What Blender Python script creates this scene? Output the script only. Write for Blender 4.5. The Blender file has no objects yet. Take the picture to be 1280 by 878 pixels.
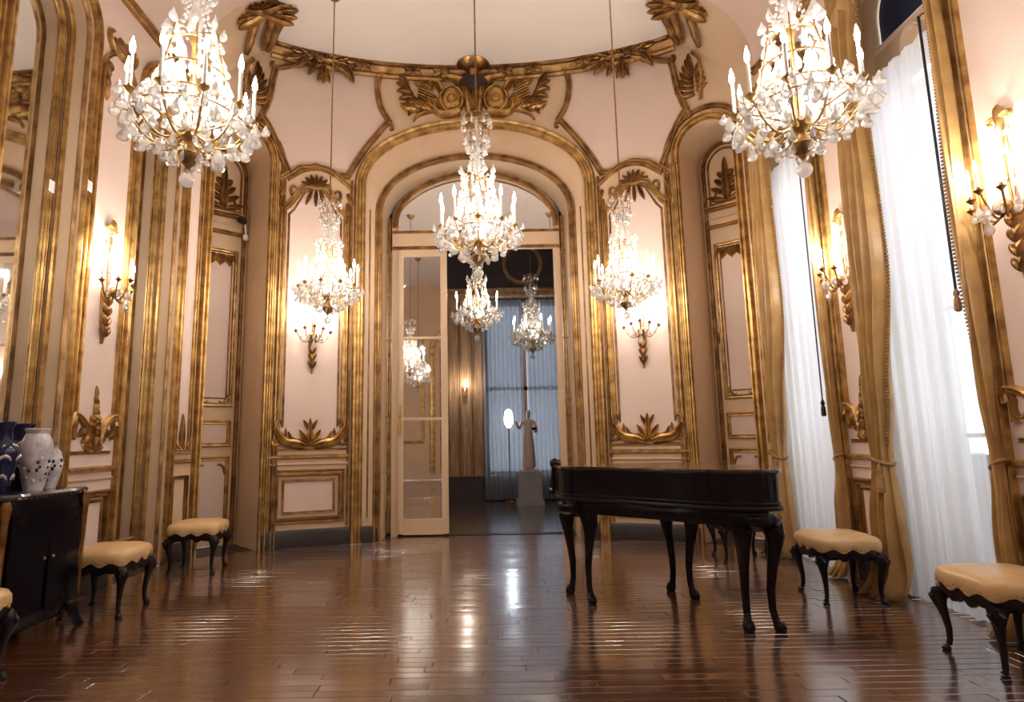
import bpy, math, random
from mathutils import Vector, Matrix
random.seed(7)
sc = bpy.context.scene
col = sc.collection
PI = math.pi
# ------------------------------------------------------------------ camera
F = 750.0; PX = 597.0; PY = 439.0; TH = math.radians(8.5); RO = 0.016; H = 1.22
cd = bpy.data.cameras.new('camera'); cam = bpy.data.objects.new('camera', cd); col.objects.link(cam)
cd.sensor_width = 36; cd.lens = 36 * F / 1280; cd.shift_x = (640 - PX) / 1280; cd.clip_start = 0.05
cam.matrix_world = Matrix.Translation((0, 0, H)) @ Matrix.Rotation(PI / 2 + TH, 4, 'X') @ Matrix.Rotation(-RO, 4, 'Z')
sc.camera = cam
# ------------------------------------------------------------------ world, exposure
w = bpy.data.worlds.new('sky'); sc.world = w; w.use_nodes = True
bg = w.node_tree.nodes['Background']; bg.inputs[0].default_value = (0.78, 0.88, 1.0, 1); bg.inputs[1].default_value = 3.5
sc.view_settings.view_transform = 'Standard'; sc.view_settings.look = 'None'
sc.view_settings.gamma = 1; sc.view_settings.use_curve_mapping = False
sc.view_settings.exposure = 0.28
CH_W = 10.0      # watts of each of a chandelier's four lamps
SC_W = 9.0      # watts of each of a sconce's lamps
WARM = (1.0, 0.89, 0.78)

# ------------------------------------------------------------------ plan of the room
A = 3.3; B = 1.56; Y0 = 6.24; ZC = 6.4; YB = -3.4
def ray(px, py):
    u = px - PX; v = py - PY; c, s = math.cos(RO), math.sin(RO)
    u2 = u * c - v * s; v2 = u * s + v * c
    x = u2 / F; up = -v2 / F
    return x, math.cos(TH) - up * math.sin(TH), math.sin(TH) + up * math.cos(TH)
NT = 1500; tab = []; L = 0.0; p = (0, Y0 + B)
for i in range(NT + 1):
    t = PI / 2 * i / NT
    q = (A * math.sin(t), Y0 + B * math.cos(t)); L += math.hypot(q[0] - p[0], q[1] - p[1]); tab.append((L, t)); p = q
SQ = L
def plan(s):
    a = abs(s); sg = 1 if s >= 0 else -1
    if a >= SQ: return sg * A, Y0 - (a - SQ), -sg, 0.0
    lo, hi = 0, NT
    while hi - lo > 1:
        m = (lo + hi) // 2
        if tab[m][0] <= a: lo = m
        else: hi = m
    f = (a - tab[lo][0]) / max(1e-9, tab[hi][0] - tab[lo][0])
    t = tab[lo][1] + f * (tab[hi][1] - tab[lo][1])
    nx, ny = -math.sin(t) / A, -math.cos(t) / B; l = math.hypot(nx, ny)
    return sg * A * math.sin(t), Y0 + B * math.cos(t), sg * nx / l, ny / l
def WP(s, z, off=0.0):                       # wall coordinates: run along the wall, height, distance into the room
    x, y, nx, ny = plan(s); return Vector((x + nx * off, y + ny * off, z))
def sY(Y): return SQ + (Y0 - Y)              # run of a point of the right wall
def p2w(px, py):
    d = ray(px, py); ang = math.atan2(d[0], d[1]); lo, hi = -12.0, 12.0
    for _ in range(40):
        m = (lo + hi) / 2; x, y, _a, _b = plan(m)
        if math.atan2(x, y) < ang: lo = m
        else: hi = m
    x, y, _a, _b = plan(lo)
    return lo, H + d[2] * math.hypot(x, y) / math.hypot(d[0], d[1])
def p2f(px, py, z=0.0):
    d = ray(px, py); k = (z - H) / d[2]; return d[0] * k, d[1] * k

# ------------------------------------------------------------------ materials
def mat(name, c1, rough=0.5, metal=0.0, c2=None, scale=6.0, bump=0.0, bscale=40.0, coat=0.0, stretch=None, detail=4, spec=0.5):
    m = bpy.data.materials.new(name); m.use_nodes = True; nt = m.node_tree; b = nt.nodes['Principled BSDF']
    b.inputs['Roughness'].default_value = rough; b.inputs['Metallic'].default_value = metal
    b.inputs['Coat Weight'].default_value = coat; b.inputs['Coat Roughness'].default_value = 0.12
    b.inputs['Specular IOR Level'].default_value = spec
    tc = nt.nodes.new('ShaderNodeTexCoord'); mp = nt.nodes.new('ShaderNodeMapping')
    nt.links.new(tc.outputs['Object'], mp.inputs[0])
    if stretch: mp.inputs['Scale'].default_value = stretch
    n = nt.nodes.new('ShaderNodeTexNoise'); n.inputs['Scale'].default_value = scale; n.inputs['Detail'].default_value = detail
    nt.links.new(mp.outputs[0], n.inputs['Vector'])
    r = nt.nodes.new('ShaderNodeValToRGB'); r.color_ramp.elements[0].position = 0.32; r.color_ramp.elements[1].position = 0.68
    r.color_ramp.elements[0].color = (*(c2 or [k * 0.9 for k in c1]), 1); r.color_ramp.elements[1].color = (*c1, 1)
    nt.links.new(n.outputs['Fac'], r.inputs[0]); nt.links.new(r.outputs[0], b.inputs['Base Color'])
    if bump:
        n2 = nt.nodes.new('ShaderNodeTexNoise'); n2.inputs['Scale'].default_value = bscale; n2.inputs['Detail'].default_value = 3
        nt.links.new(mp.outputs[0], n2.inputs['Vector'])
        bp = nt.nodes.new('ShaderNodeBump'); bp.inputs['Strength'].default_value = bump; bp.inputs['Distance'].default_value = 0.01
        nt.links.new(n2.outputs['Fac'], bp.inputs['Height']); nt.links.new(bp.outputs[0], b.inputs['Normal'])
    return m
M = {}
M['cream'] = mat('cream_paint', (0.64, 0.47, 0.31), 0.5, c2=(0.58, 0.42, 0.275), scale=2)
M['pink'] = mat('rose_cream_paint', (0.70, 0.55, 0.475), 0.5, c2=(0.66, 0.515, 0.445), scale=2)
M['ceil'] = mat('ceiling_paint', (0.86, 0.80, 0.75), 0.7, c2=(0.83, 0.77, 0.72), scale=1)
M['gold'] = mat('gilding', (0.68, 0.45, 0.17), 0.36, 0.82, c2=(0.31, 0.17, 0.055), scale=9, bump=0.25, bscale=60)
M['gold2'] = mat('old_gilding', (0.50, 0.29, 0.11), 0.42, 0.78, c2=(0.19, 0.095, 0.035), scale=7, bump=0.35, bscale=50)
M['brass'] = mat('dark_bronze', (0.50, 0.30, 0.12), 0.3, 0.95, c2=(0.25, 0.14, 0.05), scale=20)
M['dark'] = mat('dark_plinth', (0.03, 0.02, 0.022), 0.4, c2=(0.02, 0.014, 0.016))
M['black'] = mat('black_lacquer', (0.008, 0.005, 0.008), 0.14, c2=(0.005, 0.004, 0.006), scale=3, spec=0.25)
M['ebony'] = mat('dark_walnut', (0.012, 0.006, 0.007), 0.36, c2=(0.007, 0.004, 0.005), scale=5, spec=0.3)
M['lid'] = mat('polished_lid', (0.030, 0.012, 0.012), 0.12, c2=(0.020, 0.008, 0.009), scale=3, coat=1.0)
M['drape'] = mat('ochre_damask', (0.50, 0.31, 0.12), 0.38, 0.0, c2=(0.38, 0.22, 0.075), scale=7, bump=0.3, bscale=18)
M['fringe'] = mat('gold_fringe', (0.36, 0.20, 0.07), 0.6, c2=(0.18, 0.09, 0.03), scale=60)
M['leather'] = mat('tan_leather', (0.70, 0.47, 0.24), 0.3, c2=(0.60, 0.38, 0.17), scale=5, bump=0.1, bscale=25)
M['candle'] = mat('candle_white', (0.92, 0.87, 0.8), 0.4)
M['silver'] = mat('mirror_silver', (0.80, 0.80, 0.80), 0.03, 1.0, c2=(0.72, 0.72, 0.72), scale=2)
M['statue'] = mat('statue_marble', (0.80, 0.62, 0.53), 0.5, c2=(0.68, 0.52, 0.44), scale=6)
M['stone'] = mat('grey_stone', (0.42, 0.40, 0.42), 0.5, c2=(0.36, 0.34, 0.36), scale=5)
M['porc_blue'] = mat('cobalt_porcelain', (0.012, 0.016, 0.05), 0.12, c2=(0.006, 0.008, 0.03), scale=5)
M['porc_white'] = mat('painted_porcelain', (0.66, 0.64, 0.64), 0.15, c2=(0.36, 0.31, 0.34), scale=16, detail=2)
M['brownwall'] = mat('oak_panel', (0.60, 0.36, 0.18), 0.35, c2=(0.30, 0.17, 0.08), scale=4, stretch=(6, 6, 0.5))
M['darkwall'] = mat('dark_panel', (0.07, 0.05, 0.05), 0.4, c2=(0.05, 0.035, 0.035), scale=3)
M['blue'] = mat('midnight_blue_blind', (0.02, 0.045, 0.12), 0.5, c2=(0.012, 0.025, 0.07), scale=3)
M['white'] = mat('white_card', (0.85, 0.82, 0.78), 0.6)
M['blackcord'] = mat('black_cord', (0.012, 0.012, 0.016), 0.6)
M['marble'] = mat('black_marble', (0.05, 0.045, 0.05), 0.1, c2=(0.02, 0.018, 0.022), scale=8)
def wood(name, c1, c2):
    m = mat(name, c1, 0.22, c2=c2, scale=5, stretch=(0.7, 7, 7), bump=0.10, bscale=3, coat=1.0)
    m.node_tree.nodes['Principled BSDF'].inputs['Coat IOR'].default_value = 2.3; m.node_tree.nodes['Principled BSDF'].inputs['Coat Roughness'].default_value = 0.16
    nt = m.node_tree; b = nt.nodes['Principled BSDF']
    oi = nt.nodes.new('ShaderNodeObjectInfo'); hs = nt.nodes.new('ShaderNodeHueSaturation')
    at = nt.nodes.new('ShaderNodeAttribute'); at.attribute_name = 'tone'
    src = b.inputs['Base Color'].links[0].from_socket
    ad = nt.nodes.new('ShaderNodeMath'); ad.operation = 'ADD'
    ml = nt.nodes.new('ShaderNodeMath'); ml.operation = 'MULTIPLY_ADD'; ml.inputs[1].default_value = 0.5; ml.inputs[2].default_value = 0.75
    nt.links.new(oi.outputs['Random'], ml.inputs[0])
    ml2 = nt.nodes.new('ShaderNodeMath'); ml2.operation = 'MULTIPLY_ADD'; ml2.inputs[1].default_value = 0.5
    nt.links.new(at.outputs['Fac'], ml2.inputs[0]); nt.links.new(ml.outputs[0], ml2.inputs[2])
    nt.links.new(ml2.outputs[0], hs.inputs['Value']); nt.links.new(src, hs.inputs['Color']); nt.links.new(hs.outputs[0], b.inputs['Base Color'])
    return m
M['wood'] = wood('parquet_oak', (0.125, 0.042, 0.018), (0.060, 0.019, 0.008))
def mixmat(name, parts):
    m = bpy.data.materials.new(name); m.use_nodes = True; nt = m.node_tree; nt.nodes.clear()
    out = nt.nodes.new('ShaderNodeOutputMaterial'); cur = None; tot = 0
    for wgt, kind, c, r in parts:
        n = nt.nodes.new('ShaderNodeBsdf' + kind); n.inputs['Color'].default_value = (*c, 1)
        if 'IOR' in n.inputs: n.inputs['IOR'].default_value = 1.5
        if 'Roughness' in n.inputs and r is not None: n.inputs['Roughness'].default_value = r
        tot += wgt
        if cur is None: cur = n.outputs[0]
        else:
            mx = nt.nodes.new('ShaderNodeMixShader'); mx.inputs[0].default_value = wgt / tot
            nt.links.new(cur, mx.inputs[1]); nt.links.new(n.outputs[0], mx.inputs[2]); cur = mx.outputs[0]
    nt.links.new(cur, out.inputs[0]); return m
M['crystal'] = mixmat('cut_crystal', [(0.12, 'Transparent', (1, 1, 1), None), (0.44, 'Refraction', (1, 1, 1), 0.02), (0.30, 'Translucent', (1, 0.99, 0.97), None), (0.08, 'Diffuse', (1, 0.98, 0.95), None), (0.26, 'Glossy', (1, 1, 1), 0.05)])
M['sheer'] = mixmat('white_voile', [(0.20, 'Transparent', (1, 1, 1), None), (0.55, 'Translucent', (0.95, 0.95, 0.95), None), (0.25, 'Diffuse', (0.9, 0.9, 0.9), None)])
M['glass'] = mixmat('window_glass', [(0.9, 'Transparent', (0.96, 0.98, 1), None), (0.1, 'Glossy', (1, 1, 1), 0.02)])
M['doorglass'] = mixmat('silvered_door_glass', [(0.12, 'Transparent', (0.95, 0.93, 0.92), None), (0.88, 'Glossy', (0.95, 0.93, 0.92), 0.02)])
def emit(name, c, st):
    m = bpy.data.materials.new(name); m.use_nodes = True; nt = m.node_tree; nt.nodes.clear()
    o = nt.nodes.new('ShaderNodeOutputMaterial'); e = nt.nodes.new('ShaderNodeEmission'); e.inputs[0].default_value = (*c, 1); e.inputs[1].default_value = st
    nt.links.new(e.outputs[0], o.inputs[0]); m.cycles.emission_sampling = 'NONE'; return m
M['bulb'] = emit('lit_bulb', (1, 0.93, 0.82), 32)

# ------------------------------------------------------------------ mesh helpers
class MB:
    def __init__(s): s.v = []; s.f = []
    def add(s, vs, fs):
        o = len(s.v); s.v += [tuple(v) for v in vs]; s.f += [tuple(i + o for i in f) for f in fs]
    def box(s, c, d, rz=0.0):
        x, y, z = d[0] / 2, d[1] / 2, d[2] / 2; ca, sa = math.cos(rz), math.sin(rz)
        vs = [(c[0] + a * x * ca - b * y * sa, c[1] + a * x * sa + b * y * ca, c[2] + k * z) for k in (-1, 1) for a, b in ((-1, -1), (1, -1), (1, 1), (-1, 1))]
        s.add(vs, [(3, 2, 1, 0), (4, 5, 6, 7), (0, 1, 5, 4), (1, 2, 6, 5), (2, 3, 7, 6), (3, 0, 4, 7)])
    def loft(s, rings, closed=True, caps=False):
        n = len(rings[0]); o = len(s.v)
        for r in rings: s.v += [tuple(v) for v in r]
        for i in range(len(rings) - 1):
            for j in range(n if closed else n - 1):
                k = (j + 1) % n
                s.f.append((o + i * n + j, o + i * n + k, o + (i + 1) * n + k, o + (i + 1) * n + j))
        if caps: s.f.append(tuple(o + j for j in range(n))[::-1]); s.f.append(tuple(o + (len(rings) - 1) * n + j for j in range(n)))
    def lathe(s, prof, n=12, c=(0, 0, 0), sx=1, sy=1):
        s.loft([[(c[0] + r * sx * math.cos(2 * PI * j / n), c[1] + r * sy * math.sin(2 * PI * j / n), c[2] + z) for j in range(n)] for r, z in prof], True, True)
    def tube(s, path, rad, n=6, flat=1.0):
        P = [Vector(q) for q in path]; rings = []
        for i, q in enumerate(P):
            t = (P[min(i + 1, len(P) - 1)] - P[max(i - 1, 0)]).normalized()
            u = t.cross(Vector((0, 0, 1)) if abs(t.z) < 0.9 else Vector((1, 0, 0))).normalized(); v = t.cross(u)
            r = rad[i] if isinstance(rad, (list, tuple)) else rad
            rings.append([q + u * (r * math.cos(2 * PI * j / n)) + v * (r * flat * math.sin(2 * PI * j / n)) for j in range(n)])
        s.loft(rings, True, True)
    def ball(s, c, r, n=8, m=5):
        rr = r if isinstance(r, (tuple, list)) else (r, r, r)
        s.loft([[(c[0] + rr[0] * math.sin(PI * (i + .02) / (m + .04)) * math.cos(2 * PI * j / n), c[1] + rr[1] * math.sin(PI * (i + .02) / (m + .04)) * math.sin(2 * PI * j / n), c[2] - rr[2] * math.cos(PI * i / m)) for j in range(n)] for i in range(m + 1)], True, True)
    def build(s, name, m, parent=None, smooth=False):
        me = bpy.data.meshes.new(name); me.from_pydata(s.v, [], s.f); me.validate(); me.update()
        if smooth:
            me.shade_smooth(); me.set_sharp_from_angle(angle=math.radians(40))
        o = bpy.data.objects.new(name, me); col.objects.link(o)
        me.materials.append(M[m] if isinstance(m, str) else m)
        if parent is not None: o.parent = parent
        return o
def tag(o, label, cat, group=None, kind=None):
    o['label'] = label; o['category'] = cat
    if group: o['group'] = group
    if kind: o['kind'] = kind
    return o
def empty(name, loc=(0, 0, 0), rz=0.0):
    o = bpy.data.objects.new(name, None); col.objects.link(o); o.location = loc; o.rotation_euler = (0, 0, rz); o.empty_display_size = 0.1; return o
def inst(src, parent, loc=(0, 0, 0), rot=(0, 0, 0), sc_=1.0):
    o = src.copy(); col.objects.link(o); o.parent = parent; o.location = loc; o.rotation_euler = rot
    o.scale = (sc_,) * 3 if not isinstance(sc_, tuple) else sc_; return o
def dup(root, parent=None):
    c = root.copy(); col.objects.link(c); c.parent = parent
    for ch in list(root.children): dup(ch, c)
    return c
def meshobj(mb, name, m, smooth=True):       # a mesh object that is not linked: a source for copies
    o = mb.build(name, m, None, smooth); col.objects.unlink(o); return o

# relief work on a surface map fn(u, z, off)
def resample(path, step=0.09):
    out = [path[0]]
    for a, b in zip(path, path[1:]):
        n = max(1, int(math.ceil(math.hypot(b[0] - a[0], 0) / step)))
        for i in range(1, n + 1): out.append((a[0] + (b[0] - a[0]) * i / n, a[1] + (b[1] - a[1]) * i / n))
    return out
def perps(path, closed):
    n = len(path); R = []
    for i in range(n):
        a = path[(i - 1) % n] if (closed or i > 0) else path[i]
        b = path[(i + 1) % n] if (closed or i < n - 1) else path[i]
        d1 = (path[i][0] - a[0], path[i][1] - a[1]); d2 = (b[0] - path[i][0], b[1] - path[i][1])
        def nz(d):
            l = math.hypot(*d); return (d[0] / l, d[1] / l) if l > 1e-9 else None
        d1, d2 = nz(d1), nz(d2); d1 = d1 or d2 or (1, 0); d2 = d2 or d1
        t = (d1[0] + d2[0], d1[1] + d2[1]); l = math.hypot(*t)
        t = (t[0] / l, t[1] / l) if l > 1e-6 else d1
        k = 1 / max(0.5, t[0] * d1[0] + t[1] * d1[1])
        R.append((-t[1] * k, t[0] * k))
    return R
def PROF(w_, h):
    return [(-w_ / 2, 0), (-w_ / 2, .55 * h), (-.36 * w_, h), (-.22 * w_, h), (-.12 * w_, .5 * h), (.06 * w_, .45 * h), (.2 * w_, .8 * h), (.34 * w_, .85 * h), (.46 * w_, .45 * h), (w_ / 2, 0)]
def HALF(w_, h): return [(-w_ / 2, 0), (-.45 * w_, .55 * h), (-.2 * w_, h), (.2 * w_, h), (.45 * w_, .55 * h), (w_ / 2, 0)]
def sweep(mb, fn, path, prof, closed=False, off=0.0, step=0.09):
    path = resample(path + ([path[0]] if closed else []), step)
    if closed: path = path[:-1]
    pr = perps(path, closed)
    rings = [[fn(q[0] + n[0] * a, q[1] + n[1] * a, off + h) for a, h in prof] for q, n in zip(path, pr)]
    if closed: rings.append(rings[0])
    mb.loft(rings, False)
def mould(fn, path, w_=0.08, h=0.035, m='gold', parent=None, name='moulding', closed=False, prof=PROF, off=0.0):
    mb = MB(); sweep(mb, fn, path, prof(w_, h), closed, off); return mb.build(name, m, parent, True)
def relief(mb, fn, path, ws, h, off=0.0, groove=False):
    n = len(path); pr = perps(path, False); rings = []
    for i, (q, nn) in enumerate(zip(path, pr)):
        w_ = ws(i / (n - 1)) if callable(ws) else ws
        k = min(1, w_ / (0.6 * max(1e-6, h)) * 0.5 + 0.25)
        if groove: P = [(-.5, 0), (-.42, .75), (-.2, 1), (0, .55), (.2, 1), (.42, .75), (.5, 0)]
        else: P = [(-.5, 0), (-.4, .65), (-.15, 1), (.15, 1), (.4, .65), (.5, 0)]
        rings.append([fn(q[0] + nn[0] * a * w_, q[1] + nn[1] * a * w_, off + b * h * k) for a, b in P])
    mb.loft(rings, False); 
    for r in (0, -1):
        o = len(mb.v); mb.v += [tuple(v) for v in rings[r]]; mb.f.append(tuple(range(o, o + len(rings[r]))))
def leafpath(u, z, ang, ln, curl=0.0, n=8):
    P = [(u, z)]; a = ang
    for i in range(n):
        P.append((P[-1][0] + math.cos(a) * ln / n, P[-1][1] + math.sin(a) * ln / n)); a += curl / n
    return P
def leaf(mb, fn, u, z, ang, ln, wd, h=0.03, curl=0.0, off=0.0):
    relief(mb, fn, leafpath(u, z, ang, ln, curl), lambda t: wd * max(0.06, math.sin(PI * min(1, t * 0.85 + 0.12)) ** 0.8), h, off, True)
def spiral(u, z, ang, ln, curl, n=16):           # straightish start, tight end: a scroll
    P = [(u, z)]; a = ang
    for i in range(n):
        st = ln / n * (1 - 0.55 * i / n); P.append((P[-1][0] + math.cos(a) * st, P[-1][1] + math.sin(a) * st)); a += curl * 2 * (i + 0.5) / n / n
    return P
def scroll(mb, fn, u, z, ang, ln, wd, curl, h=0.04, off=0.0):
    relief(mb, fn, spiral(u, z, ang, ln, curl), lambda t: wd * (1 - 0.55 * t), h, off)
def piece(fn_draw, name, m, parent):
    mb = MB(); fn_draw(mb); return mb.build(name, m, parent, True)

# ------------------------------------------------------------------ openings of the walls
def arch_z(s, op):
    s0, s1, sp, rise = op; c = (s0 + s1) / 2; hw = (s1 - s0) / 2; x = min(1, abs(s - c) / hw)
    return sp + rise * math.sqrt(max(0, 1 - x * x))
def arch_path(s0, s1, sp, rise, z0=0.0, n=24, e=1.0):
    c = (s0 + s1) / 2; hw = (s1 - s0) / 2
    return [(s0, z0)] + [(c - hw * math.cos(PI * i / n), sp + rise * math.sin(PI * i / n)) for i in range(n + 1)] + [(s1, z0)]
OPC = (-1.25, 1.25, 4.27, 0.80)
OPD = (2.70, 3.37, 4.78, 0.36)
WINS = [(3.80, 4.68), (5.42, 6.34), (7.20, 8.00), (8.66, 9.51)]
NICHES = [(3.80, 4.63), (5.42, 6.27), (7.04, 7.89), (8.66, 9.51)]
OPW = [(a, b, 4.75, 0.42) for a, b in WINS]
OPN = [(a, b, 4.75, 0.42) for a, b in NICHES]
S_END = SQ + (Y0 - YB)
def ztop(s):
    a = abs(s); k = min(1, max(0, (a - 2.72) / 0.9)); k = k * k * (3 - 2 * k); return 6.3 - 0.75 * k
def ceil_pt(s):
    a = abs(s); sg = 1 if s >= 0 else -1
    if a <= 2.72: x, y, nx, ny = plan(s); return Vector((x + nx * .05, y + ny * .05, ZC))
    x0, y0, nx, ny = plan(2.72); x0 += nx * .05; y0 += ny * .05
    if a < SQ:
        k = (a - 2.72) / (SQ - 2.72)
        if k < 0.4: kk = k / 0.4; x = x0 + (2.36 - x0) * kk ** 1.3; y = y0 + (6.60 - y0) * (kk ** 0.6)
        else: x = 2.36; y = 6.60 + (Y0 - 6.60) * (k - 0.4) / 0.6
    else: x = 2.36; y = Y0 - (a - SQ)
    return Vector((sg * x, y, ZC))
def wall(name, s0, s1, ops, label, paint='cream'):
    S = set([s0, s1]); n = int((s1 - s0) / 0.1)
    for i in range(n + 1): S.add(s0 + (s1 - s0) * i / n)
    for op in ops:
        for i in range(25): S.add((op[0] + op[1]) / 2 - (op[1] - op[0]) / 2 * math.cos(PI * i / 24))
    S = sorted(S); mb = MB()
    for a, b in zip(S, S[1:]):
        if b - a < 1e-6: continue
        mid = (a + b) / 2; za = zb = 0.0
        for op in ops:
            if op[0] < mid < op[1]: za, zb = arch_z(a, op), arch_z(b, op)
        mb.add([WP(a, za), WP(b, zb), WP(b, ztop(b)), WP(a, ztop(a))], [(0, 1, 2, 3)])
        mb.add([WP(a, ztop(a)), WP(b, ztop(b))], [])
        # cove from the wall head to the ceiling edge
        rings = []
        for s in (a, b):
            P0 = WP(s, ztop(s)); P1 = ceil_pt(s); r = []
            for i in range(7):
                t = i / 6 * PI / 2; kx, kz = 1 - math.cos(t), math.sin(t)
                r.append((P0.x + (P1.x - P0.x) * kx, P0.y + (P1.y - P0.y) * kx, P0.z + (P1.z - P0.z) * kz))
            rings.append(r)
        mb.loft(rings, False)
    o = mb.build(name, paint, None, True); tag(o, label, 'wall', kind='structure'); return o
SP = 3.74
wall_end = wall('wall_end', -SP, SP, [OPC, OPD, (-OPD[1], -OPD[0], OPD[2], OPD[3])], 'curved end wall with cream panels, gilded mouldings and an arched doorway')
wall_right = wall('wall_right', SP, S_END, OPW, 'side wall with tall curtained windows and cream panels', 'pink')
wall_left = wall('wall_left', -S_END, -SP, [(-b, -a, c, d) for a, b, c, d in OPN], 'side wall with arched mirror niches and cream panels', 'pink')
mb = MB(); mb.add([(-A, YB, 0), (A, YB, 0), (A, YB, 5.6), (2.36, YB, ZC), (-2.36, YB, ZC), (-A, YB, 5.6)], [(0, 1, 2, 3, 4, 5)])
wall_back = tag(mb.build('wall_back', 'cream'), 'plain cream wall closing the room opposite the arched doorway', 'wall', kind='structure')
def BP(u, z, off=0.0): return Vector((u, YB + off, z))
mould(BP, arch_path(-1.5, 1.5, 4.2, 0.95, 0.2), 0.18, 0.05, 'gold', wall_back)
mould(BP, arch_path(-1.2, 1.2, 4.1, 0.8, 0.2), 0.1, 0.04, 'gold2', wall_back)
for sg in (-1, 1):
    mould(BP, [(sg * 1.8, 1.2), (sg * 2.9, 1.2), (sg * 2.9, 4.6), (sg * 1.8, 4.6)], 0.1, 0.04, 'gold', wall_back, closed=True)
# ceiling
S = [-S_END + 2 * S_END * i / 240 for i in range(241)]
rim = [ceil_pt(s) for s in S]
mb = MB(); mb.add([(v.x, v.y, ZC) for v in rim], [tuple(range(len(rim)))[::-1]])
ceiling = tag(mb.build('ceiling', 'ceil'), 'plain off-white ceiling inside a gilded cornice', 'ceiling', kind='structure')

# ------------------------------------------------------------------ floor
mb = MB(); mb.add([(-A - .3, YB, -0.022), (A + .55, YB, -0.022), (A + .55, 8.22, -0.022), (-A - .3, 8.22, -0.022)], [(0, 1, 2, 3)])
for a, b in NICHES: mb.box((-A - .14, (WP(a, 0).y + WP(b, 0).y) / 2, -.012), (.29, abs(WP(a, 0).y - WP(b, 0).y) + .04, .022))
for a, b in WINS: mb.box((A + .26, (WP(a, 0).y + WP(b, 0).y) / 2, -.012), (.54, abs(WP(a, 0).y - WP(b, 0).y) + .04, .022))
for sg in (-1, 1):
    p0, p1 = WP(sg * (OPD[0] - .02), 0), WP(sg * (OPD[1] + .02), 0); q = Vector((sg * .48, .62, 0)) * 1.0
    mb.add([p0 + Vector((0, 0, -.002)) - q * .05, p1 + Vector((0, 0, -.002)) - q * .05, p1 + q + Vector((0, 0, -.002)), p0 + q + Vector((0, 0, -.002))], [(0, 1, 2, 3)])
floor = tag(mb.build('floor', 'dark'), 'dark polished wooden strip floor reflecting the lights', 'floor', kind='structure')
def inside(x, y):
    if abs(x) > A + 0.02: return False
    if y <= Y0: return True
    return (x / (A + .03)) ** 2 + ((y - Y0) / (B + .03)) ** 2 < 1 or (abs(x) < 1.25)
def plank_geo(mb, x0, x1, y0, y1, ta, tb):
    h = 0.020; vs = []
    for x, y in ((x0, y0), (x1, y0), (x1, y1), (x0, y1)): vs.append((x, y, -h))
    b = 0.0025
    zz = lambda x, y: ta * (x - (x0 + x1) / 2) + tb * (y - (y0 + y1) / 2) - 0.0012
    for x, y in ((x0, y0), (x1, y0), (x1, y1), (x0, y1)): vs.append((x, y, zz(x, y) - b))
    for x, y in ((x0 + b, y0 + b), (x1 - b, y0 + b), (x1 - b, y1 - b), (x0 + b, y1 - b)): vs.append((x, y, zz(x, y)))
    fs = [(8, 9, 10, 11)] + [(i, (i + 1) % 4, 4 + (i + 1) % 4, 4 + i) for i in range(4)] + [(4 + i, 4 + (i + 1) % 4, 8 + (i + 1) % 4, 8 + i) for i in range(4)]
    mb.add(vs, fs)
PWD = 0.075; rest = MB(); tones = []; cand = []
y = YB
row = 0
while y < 8.2:
    x = -A - random.random() * 0.7
    while x < A:
        ln = random.choice((0.55, 0.7, 0.85)); x1 = x + ln
        cx, cy = (x + x1) / 2, y + PWD / 2
        xa, xb = max(x, -A), min(x1, A)
        if cy > Y0:
            lim = max(1.25 if cy < 8.2 else 0, A * math.sqrt(max(0, 1 - ((cy - Y0) / (B)) ** 2))); xa, xb = max(xa, -lim), min(xb, lim)
        if xb - xa > 0.03:
            vis = cy > 3.02 and abs(cx) < 0.91 * cy + 0.2
            cand.append((cy if vis else 99, xa, xb, y, random.gauss(0, 0.0035), random.gauss(0, 0.010), random.random()))
        x = x1
    y += PWD; row += 1
cand.sort(key=lambda c: c[0])
for i, (k, xa, xb, y, ta, tb, tone) in enumerate(cand):
    if i < 300:
        mb = MB(); plank_geo(mb, xa + .0006, xb - .0006, y + .0006, y + PWD - .0006, ta * min(1, 0.5 / (xb - xa)), tb); o = mb.build('plank', 'wood', floor)
        at = o.data.attributes.new('tone', 'FLOAT', 'FACE'); at.data.foreach_set('value', [0.0] * len(o.data.polygons))
    else:
        n0 = len(rest.f); plank_geo(rest, xa + .0006, xb - .0006, y + .0006, y + PWD - .0006, ta * min(1, 0.5 / (xb - xa)), tb); tones += [tone - 0.5] * (len(rest.f) - n0)
o = rest.build('plank_field', 'wood', floor); o['kind'] = 'stuff'
at = o.data.attributes.new('tone', 'FLOAT', 'FACE'); at.data.foreach_set('value', tones[:len(o.data.polygons)])

# ------------------------------------------------------------------ end wall dressing
def field(fn, poly, m, parent, name='panel_field', off=0.006, n=40):
    us = [q[0] for q in poly]; u0, u1 = min(us), max(us); mb = MB(); cols = []
    for i in range(n + 1):
        u = u0 + (u1 - u0) * (0.002 + 0.996 * i / n); zs = []
        for a, b in zip(poly, poly[1:] + poly[:1]):
            if (a[0] - u) * (b[0] - u) <= 0 and abs(a[0] - b[0]) > 1e-9: zs.append(a[1] + (b[1] - a[1]) * (u - a[0]) / (b[0] - a[0]))
        cols.append([fn(u, min(zs), off), fn(u, max(zs), off)])
    mb.loft(cols, False); return mb.build(name, m, parent, True)
def mir(path, sg): return [(u * sg, z) for u, z in path]
# centre arch
mould(WP, arch_path(-1.555, 1.555, 4.62, 0.97, 0.0), 0.15, 0.07, 'gold', wall_end, 'arch_moulding')
mould(WP, arch_path(-1.30, 1.30, 4.27, 0.84, 0.0), 0.10, 0.06, 'gold2', wall_end, 'arch_moulding')
YD = 8.12
def reveal(front, back, m, parent, name):
    mb = MB(); mb.loft([front, back], False); return mb.build(name, m, parent, True)
apc = arch_path(*OPC, 0.0)
reveal([WP(u, z) for u, z in apc], [Vector((u, YD + .08, z)) for u, z in apc], 'cream', wall_end, 'reveal')
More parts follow.
